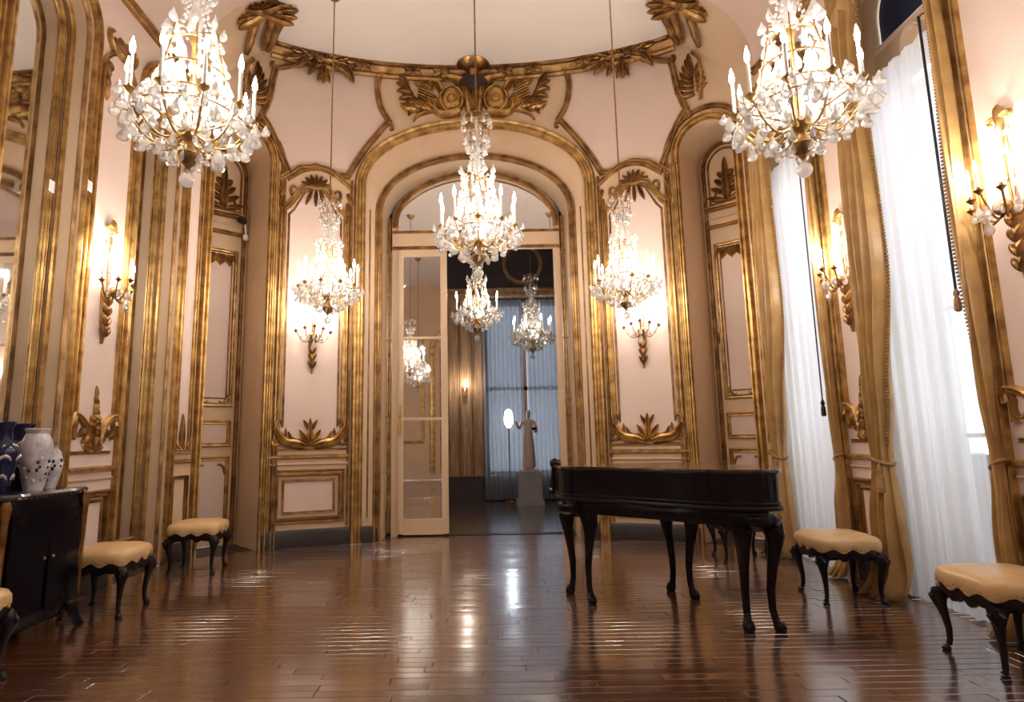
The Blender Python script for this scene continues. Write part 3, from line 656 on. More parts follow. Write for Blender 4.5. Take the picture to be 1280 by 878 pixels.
# niches with mirrors (left)
def SPt(Y, z, X): return Vector((X, Y, z))
mlab = ['tall arched mirror in the niche between the sconce panel and the arched door', 'tall arched mirror in the niche above the black cabinet', 'tall arched mirror in the niche past the black cabinet', 'tall arched mirror in the last niche of the panelled wall']
for i, (a, b, spz, rs) in enumerate(OPN):
    ap = arch_path(a, b, spz, rs, 0.0)
    fr = [WP(-u, z) for u, z in ap]; bk = [Vector((-A - .24, WP(u, z).y, z)) for u, z in ap]
    reveal(fr, bk, 'cream', wall_left, 'reveal')
    NP = lambda u, z, off=0.0: Vector((-A - .24 + off, WP(u, z).y, z))
    root = empty('arched_mirror', (0, 0, 0)); 
    g = arch_path(a + .05, b - .05, spz - .01, rs - .05, .32)
    mb = MB(); mb.add([NP(u, z, .004) for u, z in g], [tuple(range(len(g)))]); mb.build('mirror_glass', 'silver', root)
    mb = MB(); gg = arch_path(a, b, spz, rs, 0.0); mb.add([NP(u, z, 0) for u, z in gg], [tuple(range(len(gg)))]); mb.build('backing_panel', 'cream', root)
    mould(NP, arch_path(a + .035, b - .035, spz - .01, rs - .03, .28), .06, .03, 'gold', root, 'mirror_frame', closed=True)
    # gilded bands on the jambs and the arch of the niche
    pr = perps(ap, False)
    for d0, d1, mm in ((.015, .055, 'gold2'), (.155, .205, 'gold')):
        mb = MB(); rings = []
        for q, nn in zip(ap, pr):
            ring = []
            for dd, hh in ((d0, 0), (d0 + .008, .018), ((d0 + d1) / 2, .026), (d1 - .008, .018), (d1, 0)):
                u, z = q[0] - nn[0] * hh, q[1] - nn[1] * hh
                ring.append((-A - dd, WP(u, z).y, z))
            rings.append(ring)
        mb.loft(rings, False); mb.build('jamb_moulding', mm, root, True)
    tag(root, mlab[i], 'mirror')
# small white cards on the mirror surround
for (px, py) in ((53, 233), (102, 233)):
    s, z = p2w(px, py)
    mb = MB(); sweep(mb, WP, [(s - .03, z), (s + .03, z)], [(-.045, .066), (-.045, .072), (.045, .072), (.045, .066)]); mb.build('white_card', 'white', wall_left)

# windows (right)
wlab = ['tall window between the arched door and the sconce panel', 'tall window between the two sconce panels', 'tall window nearest the stool by the panel', 'last tall window of the curtained wall']
for i, (a, b, spz, rs) in enumerate(OPW):
    XW = A + .46
    ap = arch_path(a, b, spz, rs, 0.0)
    reveal([WP(u, z) for u, z in ap], [Vector((XW + .06, WP(u, z).y, z)) for u, z in ap], 'cream', wall_right, 'reveal')
    Ya, Yb = WP(b, 0).y, WP(a, 0).y; cy = (Ya + Yb) / 2; ww = Yb - Ya
    mb = MB()
    for yy, w_ in ((Ya + .03, .06), (Yb - .03, .06), (cy, .07)): mb.box((XW, yy, 2.15), (.06, w_, 4.3))
    for z in (.2, 4.1): mb.box((XW, cy, z), (.06, ww, .12))
    wn = tag(mb.build('window_%d' % (i + 1), 'candle'), wlab[i], 'window', kind='structure')
    for sg in (-1, 1):
        for z in (1.2, 2.2, 3.2):
            mb = MB(); mb.box((XW, cy + sg * ww / 4, z), (.045, ww / 2 - .06, .035)); mb.build('glazing_bar', 'candle', wn)
        for z0, z1 in ((.26, 1.18), (1.22, 2.18), (2.22, 3.18), (3.22, 4.04)):
            mb = MB(); mb.box((XW, cy + sg * ww / 4, (z0 + z1) / 2), (.006, ww / 2 - .08, z1 - z0 + .02)); mb.build('pane', 'glass', wn)
    # transom panel with ring, blind above
    mb = MB(); mb.box((XW - .27, cy, 4.26), (.05, ww - .02, .44)); tp = mb.build('transom_panel', 'cream', wn)
    WNP = lambda u, z, off=0.0: Vector((XW - .295 - off, cy + u, z))
    for z in (4.06, 4.14, 4.46): mould(WNP, [(-ww / 2 + .02, z), (ww / 2 - .02, z)], .04, .025, 'pink', tp)
    mould(WNP, [(.10 * math.cos(t * PI / 8), 4.28 + .12 * math.sin(t * PI / 8)) for t in range(16)], .04, .04, 'pink', tp, 'ring', closed=True)
    g = arch_path(a + .01, b - .01, spz, rs - .01, 4.47); mb = MB(); mb.add([Vector((XW - .22, WP(u, z).y, z)) for u, z in g], [tuple(range(len(g)))]); mb.build('blind', 'blue', wn)

mb = MB(); mb.add([(A + .55, YB, -.3), (A + 9, YB, -.3), (A + 9, 8.0, -.3), (A + .55, 8.0, -.3)], [(0, 1, 2, 3)])  # unseen ground plane, added to block sky light from below
tag(mb.build('added_ground', 'stone'), 'unseen grey ground added outside the tall windows against sky light from below', 'added_ground', kind='structure')
pp = empty('parapet', (A + 1.25, 3.5, -.3))
mb = MB(); mb.box((0, 0, .70), (.22, 11, 1.0)); mb.build('dado', 'stone', pp); mb = MB(); mb.box((0, 0, 1.26), (.34, 11, .14)); mb.build('coping', 'stone', pp); mb = MB(); mb.box((0, 0, .10), (.34, 11, .20)); mb.build('plinth', 'stone', pp)
tag(pp, 'low stone parapet outside the tall windows behind the sheer curtains', 'parapet')
# ------------------------------------------------------------------ curtains
def cloth(fn, nu, nz, name, m, parent):
    mb = MB(); rings = []
    for j in range(nz + 1): rings.append([fn(i / nu, j / nz) for i in range(nu + 1)])
    mb.loft(rings, False); o = mb.build(name, m, parent, True); return o
def lerp_tab(tabl, z):
    for (z0, v0), (z1, v1) in zip(tabl, tabl[1:]):
        if z <= z1:
            t = max(0, min(1, (z - z0) / (z1 - z0))); t = t * t * (3 - 2 * t); return [p_ + (q_ - p_) * t for p_, q_ in zip(v0, v1)]
    return tabl[-1][1]
def drape(Ywall, sd, label, seed, far):
    # sd=+1: the curtain hangs at the far jamb and opens towards -Y; widths are (outer, inner) offsets from the jamb
    rnd = random.Random(seed); ph = rnd.random() * 6
    root = empty('curtain', (0, 0, 0))
    tb = [(0, (.17, .17, .12)), (.55, (.12, .15, .11)), (1.02, (.07, .10, .07)), (1.5, (.08, .18, .085)), (2.6, (.08, .27, .08)), (4.2, (.08, .30, .07)), (5.12, (.08, .34, .06))]
    if not far: tb = [(z, (o_ * .5, i_ * .16, d_ * .7)) for z, (o_, i_, d_) in tb]
    nf = 4.5 if far else 2.5
    def fn(u, v):
        z = .012 + v * 5.05; o_, i_, d_ = lerp_tab(tb, z)
        Y = Ywall + (0 if far else -.055) + sd * (o_ - (o_ + i_) * u) + .012 * math.sin(3 * z + ph + 7 * u)
        X = (A - .12 if far else A - .055) - 1.25 * d_ * (1 + .95 * math.sin(2 * PI * nf * u + ph + .6 * math.sin(1.7 * z))) * .5 - .02 * math.sin(PI * u)
        if z < .25: X -= .10 * (1 - z / .25) ** 2 * (.4 + abs(math.sin(9 * u)))
        return (X, Y, z)
    o = cloth(fn, 44, 60, 'drapery', 'drape', root)
    sm = o.modifiers.new('thickness', 'SOLIDIFY'); sm.thickness = .006
    # fringe of tufts along the opening edge
    mb = MB()
    for k in range(150):
        z = 1.15 + k * .026; q = Vector(fn(1.0, (z - .012) / 5.05)); mb.ball(q + Vector((-.006, -sd * .012, 0)), (.012, .02, .011), 5, 3)
    fr = mb.build('fringe', 'fringe', root); fr['kind'] = 'stuff'
    # tieback band and tassel
    mb = MB(); pts = []
    for k in range(17):
        a_ = 2 * PI * k / 16; pts.append(((A - .165 if far else A - .085) + (.06 if far else .04) * math.cos(a_), Ywall + (0 if far else -.055) + sd * (-.015 if far else .002) + (.092 if far else .036) * math.sin(a_), 1.02 + .03 * math.sin(a_) * sd))
    mb.tube(pts, .018, 6); mb.build('tieback', 'fringe', root, True)
    if far: mb = MB(); mb.lathe([(.004, .22), (.012, .2), (.024, .17), (.018, .14), (.03, .12), (.035, .0), (.02, -.005)], 10, (A - .235, Ywall - sd * (.07 if far else .01), .78)); mb.build('tassel', 'fringe', root, True)
    # gathered swag at the head
    if far:
        def sw(u, v):
            a_ = PI * u; Y = Ywall + sd * (.10 - .62 * u); z = 5.05 - .75 * (1 - u) ** 1.2 * (v) - .12 * v
            return (A - .10 - .09 * math.sin(PI * v) - .03 * math.sin(14 * v + 3 * u), Y, z)
        s_ = cloth(sw, 16, 20, 'swag', 'drape', root); s_.modifiers.new('thickness', 'SOLIDIFY').thickness = .006
    return tag(root, label, 'curtain', 'ochre damask curtains at the tall windows')
clab = [('beside the arched door, nearest the piano', 'on the stool side of the window next to the arched door'),
        ('tied back behind the stool between the two windows', 'at the window between the two sconce panels, beside the lower stool panel'),
        ('beyond the second sconce panel', 'on the far side of the third window'), ('beside the fourth window', 'at the end of the curtained wall')]
slab = ['white sheer curtain at the window beside the arched door', 'white sheer curtain at the window between the two sconces', 'white sheer curtain at the third window of the wall', 'white sheer curtain at the last window of the wall']
for i, (a, b) in enumerate(WINS[:3]):
    Ya, Yb = WP(b, 0).y, WP(a, 0).y
    if i < 2: drape(Yb, 1, 'ochre damask curtain ' + clab[i][0], 11 + i, True)
    if i < 2: drape(Ya, -1, 'ochre damask curtain ' + clab[i][1], 21 + i, False)
    root = empty('sheer_curtain', (0, 0, 0))
    for h_ in range(2):
        yt, yb_ = Yb + .07, Ya + .045; y0_ = yt - (yt - yb_) * (.5 * h_); y1_ = yt - (yt - yb_) * (.5 * h_ + .5 + .02 * (1 - h_))
        def fn(u, v, y0_=y0_, y1_=y1_, h_=h_):
            z = .02 + 4.05 * v; g = .02 * (1 - v)
            return (A - .068 + (.016 + .006 * math.sin(3 * v)) * (.7 * math.sin(2 * PI * 3.3 * u + 1.5 * math.sin(2.2 * v + h_)) + .35 * math.sin(2 * PI * 7.1 * u + 3 * v + h_)) - .004 * h_, y0_ + (y1_ - y0_) * u, z)
        cloth(fn, 90, 14, 'sheer_panel', 'sheer', root)
    tag(root, slab[i], 'curtain', 'white sheer curtains')
for (px0, py0, px1, py1, lab) in ((1158, 95, 1172, 395, 'black cord with tassel hanging before the sheer curtain between the sconces'), (1000, 222, 1021, 520, 'black cord with tassel hanging before the sheer curtain by the arched door')):
    XC = A - .125
    d = ray(px0, py0); k = XC / d[0]; P0 = Vector((XC, d[1] * k, 4.16))
    d = ray(px1, py1); k = XC / d[0]; zb = H + d[2] * k
    root = empty('blind_cord', (P0.x, P0.y, zb))
    mb = MB(); mb.tube([(0, 0, .12), (0, 0, P0.z - zb)], .009 if px0 > 1100 else .006, 6); mb.build('cord', 'blackcord', root, True)
    mb = MB(); mb.lathe([(.004, .15), (.014, .13), (.020, .11), (.012, .09), (.02, .07), (.022, .0), (.01, -.01)], 10); mb.build('tassel', 'fringe' if px0 > 1100 else 'ebony', root, True)
    mb = MB(); mb.tube([(0, 0, P0.z - zb - .01), (.03, 0, P0.z - zb + .02), (.10, 0, P0.z - zb + .02)], .007, 6); mb.build('hook', 'brass', root, True)
    tag(root, lab, 'cord')

# ------------------------------------------------------------------ chandeliers
ZT = 2.56
def drop_src():
    mb = MB(); mb.loft([[(r * math.cos(2 * PI * j / 8), r * .5 * math.sin(2 * PI * j / 8), z) for j in range(8)] for r, z in ((.05, 0.0), (.10, -.12), (.16, -.3), (.30, -.55), (.34, -.75), (.24, -.92), (.04, -1.0))], True, True)
    return meshobj(mb, 'crystal_drop', 'crystal', False)
DROP = drop_src()
mb = MB(); mb.lathe([(.004, 0), (.0085, .012), (.0095, .03), (.006, .05), (.001, .072)], 8); BULB = meshobj(mb, 'bulb', 'bulb')
mb = MB(); mb.lathe([(.0095, 0), (.0095, .20), (.004, .205)], 8); CANDLE = meshobj(mb, 'candle', 'candle')
mb = MB(); mb.lathe([(.005, -.03), (.014, -.02), (.027, -.005), (.029, .0), (.014, .003), (.012, .02)], 10); PAN = meshobj(mb, 'drip_pan', 'gold')
def arm_src(r0, z0, r1, z1):
    mb = MB(); P = []
    for i in range(13):
        t = i / 12; P.append((r0 + (r1 - r0) * (t if t < .9 else .9 + (t - .9) * .9), 0, z0 - .10 * math.sin(PI * t) + (z1 - z0) * t ** 2.2))
    mb.tube(P, .006, 6); return meshobj(mb, 'arm', 'gold')
ARM = arm_src(.03, .34, .31, .455)
RINGS = [(.24, .56, 10, .10), (.10, .60, 8, .10), (.09, .75, 8, .09), (.08, .45, 8, .11), (.14, 1.06, 8, .09), (.31, .36, 12, .09), (.335, .425, 18, .085), (.365, .47, 10, .08), (.28, .40, 14, .095), (.21, .335, 12, .095), (.14, .27, 9, .09), (.08, .205, 6, .07),
         (.205, .52, 13, .10), (.185, .61, 12, .10), (.165, .70, 11, .095), (.145, .79, 10, .09), (.13, .88, 9, .085), (.125, .985, 8, .085),
         (.10, 1.37, 9, .085), (.075, 1.28, 7, .075), (.115, 1.56, 8, .085)]
def chandelier(loc, label, scale=1.0, lamps=4, group='crystal chandeliers', watts=None, nlit=10, zc=ZC):
    root = empty('chandelier', loc); VS = .88; root.scale = (scale, scale, scale * VS)
    top = (zc - loc[2]) / (scale * VS)
    mb = MB(); mb.tube([(0, 0, 1.58), (0, 0, top - .03)], .008, 6); mb.build('suspension_rod', 'brass', root)
    mb = MB(); mb.lathe([(.01, top - .10), (.05, top - .08), (.09, top - .02), (.10, top)], 14); mb.build('ceiling_rose', 'brass', root, True)
    mb = MB(); mb.lathe([(.004, .10), (.022, .13), (.05, .16), (.065, .20), (.03, .23), (.02, .28), (.05, .31), (.055, .35), (.02, .40), (.016, .58), (.03, .62), (.016, .66), (.014, .90), (.03, .95), (.014, .99)], 12); mb.build('shaft', 'gold', root, True)
    mb = MB(); mb.lathe([(.014, .99), (.03, 1.03), (.045, 1.10), (.022, 1.18), (.016, 1.24), (.03, 1.30), (.012, 1.36), (.012, 1.58)], 12); mb.build('glass_baluster', 'crystal', root, True)
    mb = MB(); mb.ball((0, 0, .045), (.04, .04, .045), 12, 8); mb.lathe([(.006, .08), (.012, .10), (.006, .12)], 8); mb.build('ball_finial', 'crystal', root, True)
    for r, z in ((.205, .53), (.165, .71), (.13, .89), (.10, 1.38), (.28, .41), (.115, 1.57)):
        mb = MB(); mb.tube([(r * math.cos(2 * PI * k / 24), r * math.sin(2 * PI * k / 24), z) for k in range(25)], .005, 5); mb.build('ring', 'brass', root)
        for k in range(3):
            pass
    mb = MB()
    for k in range(6):
        a = 2 * PI * k / 6; c_, s_ = math.cos(a), math.sin(a)
        mb.tube([(.02 * c_, .02 * s_, .34), (.28 * c_, .28 * s_, .41), (.205 * c_, .205 * s_, .53), (.165 * c_, .165 * s_, .71), (.13 * c_, .13 * s_, .89), (.12 * c_, .12 * s_, .99), (.02 * c_, .02 * s_, 1.0)], .0045, 5)
        mb.tube([(.015 * c_, .015 * s_, 1.24), (.10 * c_, .10 * s_, 1.38), (.115 * c_, .115 * s_, 1.57), (.012 * c_, .012 * s_, 1.55)], .004, 5)
    mb.build('cage', 'brass', root)
    for k in range(nlit):
        a = 2 * PI * (k + .5) / nlit; hi = (k % 2 == 1 and False)
        ar = inst(ARM, root, (0, 0, 0), (0, 0, a))
        inst(PAN, ar, (.31, 0, .46)); inst(CANDLE, ar, (.31, 0, .465)); inst(BULB, ar, (.31, 0, .67), (0, 0, 0), 1.5)
    for k in range(6):
        a = 2 * PI * k / 6 + .5; inst(BULB, root, (.10 * math.cos(a), .10 * math.sin(a), .42 + .16 * (k % 2)), (0, 0, 0), 1.2)
    mb = MB()
    for k in range(10):
        a0_ = 2 * PI * k / 10; a1_ = 2 * PI * (k + 1) / 10
        for q in range(13):
            t = q / 12; a = a0_ + (a1_ - a0_) * .5 * t; r = .31 * (1 - t) + .13 * t; z = .44 + (.90 - .44) * t ** 1.6 - .10 * math.sin(PI * t); mb.ball((r * math.cos(a), r * math.sin(a), z), .011, 6, 4)
        for q in range(9):
            t = q / 8; a = a0_ + (a1_ - a0_) * t; mb.ball((.31 * math.cos(a), .31 * math.sin(a), .44 - .09 * math.sin(PI * t)), .010, 6, 4)
        for q in range(11):
            t = q / 10; r = .10 * t + .13 * (1 - t) - .06 * math.sin(PI * t); mb.ball((r * math.cos(a0_), r * math.sin(a0_), .92 + .44 * t), .009, 6, 4)
    bg_ = mb.build('bead_garlands', 'crystal', root); bg_['kind'] = 'stuff'
    for z in (.46, .78):
        ld = bpy.data.lights.new('candle_light', 'POINT'); ld.energy = (watts or CH_W) * .5; ld.color = WARM; ld.shadow_soft_size = .05
        lo = bpy.data.objects.new('candle_light', ld); col.objects.link(lo); lo.parent = root; lo.location = (.04, 0, z)
    rnd = random.Random(3)
    for r, z, n, ln in RINGS:
        for k in range(n):
            a = 2 * PI * (k + rnd.uniform(.3, .7)) / n; rr = r * rnd.uniform(.95, 1.05)
            inst(DROP, root, (rr * math.cos(a), rr * math.sin(a), z + rnd.uniform(-.012, .012)), (rnd.uniform(-.12, .12), rnd.uniform(-.12, .12), a + rnd.uniform(-.7, .7)), ln * rnd.uniform(.9, 1.15))
    for k in range(lamps):
        a = 2 * PI * (k + .25) / lamps
        ld = bpy.data.lights.new('candle_light', 'POINT'); ld.energy = watts or CH_W; ld.color = WARM; ld.shadow_soft_size = .03
        lo = bpy.data.objects.new('candle_light', ld); col.objects.link(lo); lo.parent = root; lo.location = (.30 * math.cos(a), .30 * math.sin(a), .80)
    return tag(root, label, 'chandelier', group)
CX = 1.66
chandelier((-1.50, 2.96, ZT - .01), 'crystal chandelier hanging between the black cabinet and the sconce panel')
chandelier((1.72, 2.96, ZT - .01), 'crystal chandelier hanging before the window between the sconces')
chandelier((-CX + .06, 6.3, ZT - .08), 'crystal chandelier hanging in front of the wall panel beside the glass door')
chandelier((CX - .06, 6.3, ZT - .08), 'crystal chandelier hanging in front of the wall panel behind the piano')
chandelier((0.02, 4.70, ZT - .04), 'crystal chandelier hanging in front of the arched doorway under the gilt trophy')
chandelier((-CX, -.4, ZT), 'crystal chandelier hanging near the plain wall on the mirror side', watts=CH_W * .2)
chandelier((CX, -.4, ZT), 'crystal chandelier hanging near the plain wall on the window side', watts=CH_W * .2)
# the next room
chandelier((0.0, 8.85, 2.70), 'crystal chandelier hanging just inside the next room', 1.06, 4, 'chandeliers of the next room', CH_W * .5, 8, 6.2)
chandelier((.90, 9.7, 2.52), 'crystal chandelier with dark crown hanging before the dim blue curtains', 1.02, 3, 'chandeliers of the next room', CH_W * .12, 8, 6.2)

# ------------------------------------------------------------------ wall sconces
mb = MB(); mb.lathe([(.003, 0), (.0075, .01), (.0085, .025), (.0055, .042), (.001, .062)], 8); SBULB = meshobj(mb, 'bulb', 'bulb')
mb = MB(); mb.lathe([(.009, 0), (.009, .11), (.004, .113)], 8); SCANDLE = meshobj(mb, 'candle', 'candle')
mb = MB(); mb.lathe([(.004, -.03), (.012, -.02), (.026, -.004), (.028, 0), (.012, .003), (.011, .02)], 8); SPAN_ = meshobj(mb, 'drip_pan', 'brass')
def sconce(s, z, label):
    x, y, nx, ny = plan(s); v = WP(s, z, .05)
    root = empty('wall_sconce', v, math.atan2(ny, nx) - PI / 2)        # local +Y points into the room
    fn = lambda u, zz, off=0.0: Vector((u, off - .05, zz))
    mb = MB(); relief(mb, fn, [(0, -.44 + .055 * i) for i in range(10)], lambda t: .02 + .085 * math.sin(PI * min(1, t * .62)) ** 1.3, .05); plate = mb.build('backplate', 'brass', root, True)
    mb = MB(); [leaf(mb, fn, .0, -.38 + .09 * j, PI / 2 + q, .11, .035, .045, 0, .03) for j in range(4) for q in (-.5, .5)]; mb.build('leaf', 'gold2', plate, True)
    mb = MB(); mb.ball((0, .05, .02), (.055, .05, .05), 10, 6); mb.build('boss', 'brass', root, True)
    mb = MB(); mb.tube([(.012 * math.sin(4 * t), -.02, .05 + .58 * t) for t in [i / 12 for i in range(13)]], .009, 6); mb.tube([(-.012 * math.sin(4 * t) - .02, -.02, .08 + .52 * t) for t in [i / 12 for i in range(13)]], .005, 5); mb.build('stem', 'gold2', root, True)
    mb = MB()
    for k in (-1, 1): scroll(mb, fn, 0, .60, PI / 2 - k * 1.0, .17, .03, -k * 5, .03, .03)
    leaf(mb, fn, 0, .56, PI / 2, .13, .045, .04, 0, .03); mb.build('bow', 'gold', root, True)
    for q, (u, yy, z1) in enumerate(((-.21, .06, .07), (-.11, .14, .10), (0, .18, .12), (.11, .14, .10), (.21, .06, .07))):
        mb = MB(); P = []
        for i in range(11):
            t = i / 10; P.append((u * t ** .8, .03 + (yy - .03) * t, .0 - .07 * math.sin(PI * min(1, t * 1.1)) + z1 * t ** 2))
        mb.tube(P, .007, 6); ar = mb.build('arm', 'brass', root, True)
        inst(SPAN_, ar, (u, yy, z1 + .01)); inst(SCANDLE, ar, (u, yy, z1 + .015)); inst(SBULB, ar, (u, yy, z1 + .127), (0, 0, 0), 1.3)
    rnd = random.Random(5)
    for k in range(9):
        a = PI * k / 8; inst(DROP, root, (.17 * math.cos(a) * (1 if k % 2 else .6), .05 + .10 * math.sin(a), .03 + .02 * (k % 2)), (0, 0, rnd.uniform(-1, 1)), .075)
    for k in range(8):
        inst(DROP, root, ((-1) ** k * (.02 + .03 * (k % 3)), .0, .58 - .055 * k), (0, .2 * (-1) ** k, rnd.uniform(-.6, .6)), .06)
    inst(DROP, root, (0, .15, -.05), (0, 0, 0), .11)
    for u in (-.16, .16):
        ld = bpy.data.lights.new('candle_light', 'POINT'); ld.energy = SC_W; ld.color = WARM; ld.shadow_soft_size = .025
        lo = bpy.data.objects.new('candle_light', ld); col.objects.link(lo); lo.parent = root; lo.location = (u, .12, .36)
    return tag(root, label, 'sconce', 'gilt candle sconces on the wall panels')
sconce(-sc_c, 2.52, 'gilt candle sconce on the panel between glass door and camera door')
sconce(sc_c, 2.52, 'gilt candle sconce on the panel above the piano')
sconce(-5.015, 2.55, 'gilt candle sconce on the panel between the two arched mirrors')
sconce(5.015, 2.55, 'gilt candle sconce on the panel between the two windows')
sconce(6.70, 2.55, 'gilt candle sconce on the panel past the second window')
sconce(-6.685, 2.55, 'gilt candle sconce on the panel past the black cabinet')

# ------------------------------------------------------------------ grand piano (keyboard towards the doorway, tail towards the near stool)
def smooth_closed(P, n=6):
    out = []; k = len(P)
    for i in range(k):
        p0, p1, p2, p3 = (Vector(P[(i + j) % k]) for j in (-1, 0, 1, 2))
        for q in range(n):
            t = q / n; out.append(0.5 * ((2 * p1) + (p2 - p0) * t + (2 * p0 - 5 * p1 + 4 * p2 - p3) * t * t + (3 * p1 - p0 - 3 * p2 + p3) * t ** 3))
    return out
pi_c = Vector((1.30, 4.55))
side = [(.63, 4.98), (.66, 4.76), (.86, 4.58), (1.10, 4.36), (1.34, 4.10), (1.52, 3.93), (1.70, 3.85), (1.86, 3.86), (1.93, 3.96)]
sp_ = []
for i in range(len(side) - 1):
    p0 = Vector(side[max(0, i - 1)]); p1 = Vector(side[i]); p2 = Vector(side[i + 1]); p3 = Vector(side[min(len(side) - 1, i + 2)])
    for q in range(5):
        t = q / 5; sp_.append(0.5 * ((2 * p1) + (p2 - p0) * t + (2 * p0 - 5 * p1 + 4 * p2 - p3) * t * t + (3 * p1 - p0 - 3 * p2 + p3) * t ** 3))
outline = [Vector((.63, 5.16))] + sp_ + [Vector(side[-1]), Vector((1.93, 5.16))]
def extr(mb, pts, z0, z1, grow=0.0, chamfer=0.0):
    c_ = sum(pts, Vector((0, 0))) / len(pts)
    def ring(g, z): return [(q.x + (q - c_).normalized().x * g - pi_c.x, q.y + (q - c_).normalized().y * g - pi_c.y, z) for q in pts]
    R = [ring(grow - chamfer, z0), ring(grow, z0 + chamfer), ring(grow, z1 - chamfer), ring(grow - chamfer, z1)]
    mb.loft(R, True, True)
piano = empty('grand_piano', (pi_c.x, pi_c.y, 0))
mb = MB(); extr(mb, outline, .775, .985); mb.build('case', 'black', piano, True)
mb = MB(); extr(mb, outline, .985, 1.012, .018, .006); mb.build('lid', 'lid', piano, True)
mb = MB(); extr(mb, outline, .755, .780, .016, .006); mb.build('case_moulding', 'ebony', piano, True)
mb = MB(); extr(mb, outline, .795, .805, .006, .002); mb.build('case_moulding', 'ebony', piano, True)
mb = MB(); extr(mb, [pi_c + (q - pi_c) * .93 for q in outline], .66, .76, 0, .01); mb.build('apron', 'black', piano, True)
# keyboard end
mb = MB(); mb.box((0, .70, .80), (1.22, .17, .05)); mb.build('key_bed', 'black', piano)
mb = MB()
for k in range(52): mb.box((-.58 + 1.16 * (k + .5) / 52, .70, .835), (.0205, .14, .02))
kk = mb.build('white_keys', 'candle', piano); kk['kind'] = 'stuff'
mb = MB()
for k in range(51):
    if k % 7 not in (1, 4): mb.box((-.58 + 1.16 * (k + 1) / 52, .675, .852), (.011, .09, .018))
kk = mb.build('black_keys', 'black', piano); kk['kind'] = 'stuff'
for sg in (-1, 1):
    mb = MB(); P = [(.60, .755), (.80, .755), (.82, .80), (.79, .85), (.70, .90), (.66, .97), (.60, 1.0)]
    mb.loft([[(sg * .66 - .03, a, z) for a, z in P], [(sg * .66 + .03, a, z) for a, z in P]], True, True); ck = mb.build('cheek', 'black', piano)
    if sg < 0: mb = MB(); mb.ball((sg * .655, .63, 1.02), (.05, .06, .045), 10, 6); mb.build('scroll', 'black', ck, True)
    mb = MB(); mb.box((sg * .66, .72, .80), (.066, .14, .012)); mb.build('inlay', 'candle', ck)
def cab_leg(mb, x, y, h, dx, dy, r=1.0):
    P = []; Rr = []
    for t, o_, rr in ((1, 0, .062), (.93, .028, .072), (.84, .045, .062), (.72, .035, .044), (.55, .010, .032), (.35, -.012, .026), (.18, -.010, .023), (.10, .004, .024), (.06, .022, .036), (.02, .034, .038), (.0, .034, .030)):
        P.append((x + dx * o_, y + dy * o_, h * t)); Rr.append(rr * r)
    mb.tube(P, Rr, 10)
legs = [((.73, 5.02), (-.6, .4)), ((.82, 4.76), (.3, -.9)), ((1.54, 5.05), (-.4, .6)), ((1.61, 4.82), (.6, -.5)), ((1.69, 4.03), (-.1, -.6)), ((1.86, 4.02), (.7, -.6))]
for (x, y), (dx, dy) in legs:
    mb = MB(); cab_leg(mb, x - pi_c.x, y - pi_c.y, .70, dx, dy); mb.build('leg', 'black', piano, True)
for (a, b) in ((0, 1), (2, 3), (4, 5)):
    x = (legs[a][0][0] + legs[b][0][0]) / 2 - pi_c.x; y = (legs[a][0][1] + legs[b][0][1]) / 2 - pi_c.y
    mb = MB(); mb.lathe([(.10, .62), (.16, .66), (.17, .70), (.16, .72)], 14, (x, y, 0)); mb.build('leg_block', 'black', piano, True)
tag(piano, 'black lacquered grand piano on paired cabriole legs with lid closed', 'piano')

# ------------------------------------------------------------------ stools
def stool_proto():
    root = empty('upholstered_stool')
    W2, D2 = .235, .235
    def ring(g, z, sc_=0.0, n=64):
        R = []
        for k in range(n):
            a = 2 * PI * k / n; c_, s_ = math.cos(a), math.sin(a)
            r = (abs(c_) ** 4.5 + abs(s_) ** 4.5) ** (-1 / 4.5)
            wob = sc_ * math.cos(12 * a)
            R.append((c_ * r * (W2 + g), s_ * r * (D2 + g), z + wob))
        return R
    mb = MB(); mb.loft([ring(-.01, .365, .014), ring(.010, .372, .016), ring(.018, .40, .010), ring(.016, .435, .003), ring(.0, .46), ring(-.05, .478), ring(-.13, .488), ring(-.22, .492)], True, True); mb.build('seat_cushion', 'leather', root, True)
    mb = MB(); mb.loft([ring(-.03, .31, .016), ring(.0, .315, .018), ring(.006, .345, .016), ring(.002, .372, .013), ring(-.03, .38, .01)], True, True); ap_ = mb.build('seat_rail', 'ebony', root, True)
    mb = MB()
    for k in range(64):
        q = ring(.012, .392, .013)[k]; mb.ball(q, .0065, 5, 3)
    n_ = mb.build('nail_heads', 'gold2', ap_); n_['kind'] = 'stuff'
    for a in range(4):
        for dx in (0,):
            sx, sy = ((1, 1), (1, -1), (-1, -1), (-1, 1))[a]; mb = MB(); cab_leg(mb, sx * .195, sy * .195, .34, sx * .35, sy * .35, .66); lg = mb.build('leg', 'ebony', root, True)
            mb = MB(); 
            for q in (-1, 0, 1): mb.tube([(sx * (.222), sy * (.222), .335), (sx * (.234) + q * .02 * sy, sy * (.234) - q * .02 * sx, .30), (sx * .226, sy * .226, .235)], [.010, .014, .004], 6)
            mb.build('knee_carving', 'leather' if False else 'ebony', lg, True)
    return root
st0 = stool_proto()
SG = 'tan leather stools along the walls'
stools = [(-2.80, 6.16, .12, 'tan leather stool before the arched door with the camera'), (-2.82, 4.72, .06, 'tan leather stool between the black cabinet and the sconce panel'), (-2.78, 3.22, .0, 'tan leather stool on the far side of the cabinet from the sconce'),
          (2.74, 4.80, -.08, 'tan leather stool between the two ochre curtains under the sconce'), (2.84, 3.42, -.05, 'tan leather stool before the tall sheer-curtained window'), (2.62, 6.30, -.1, 'tan leather stool behind the piano by the panelled door')]
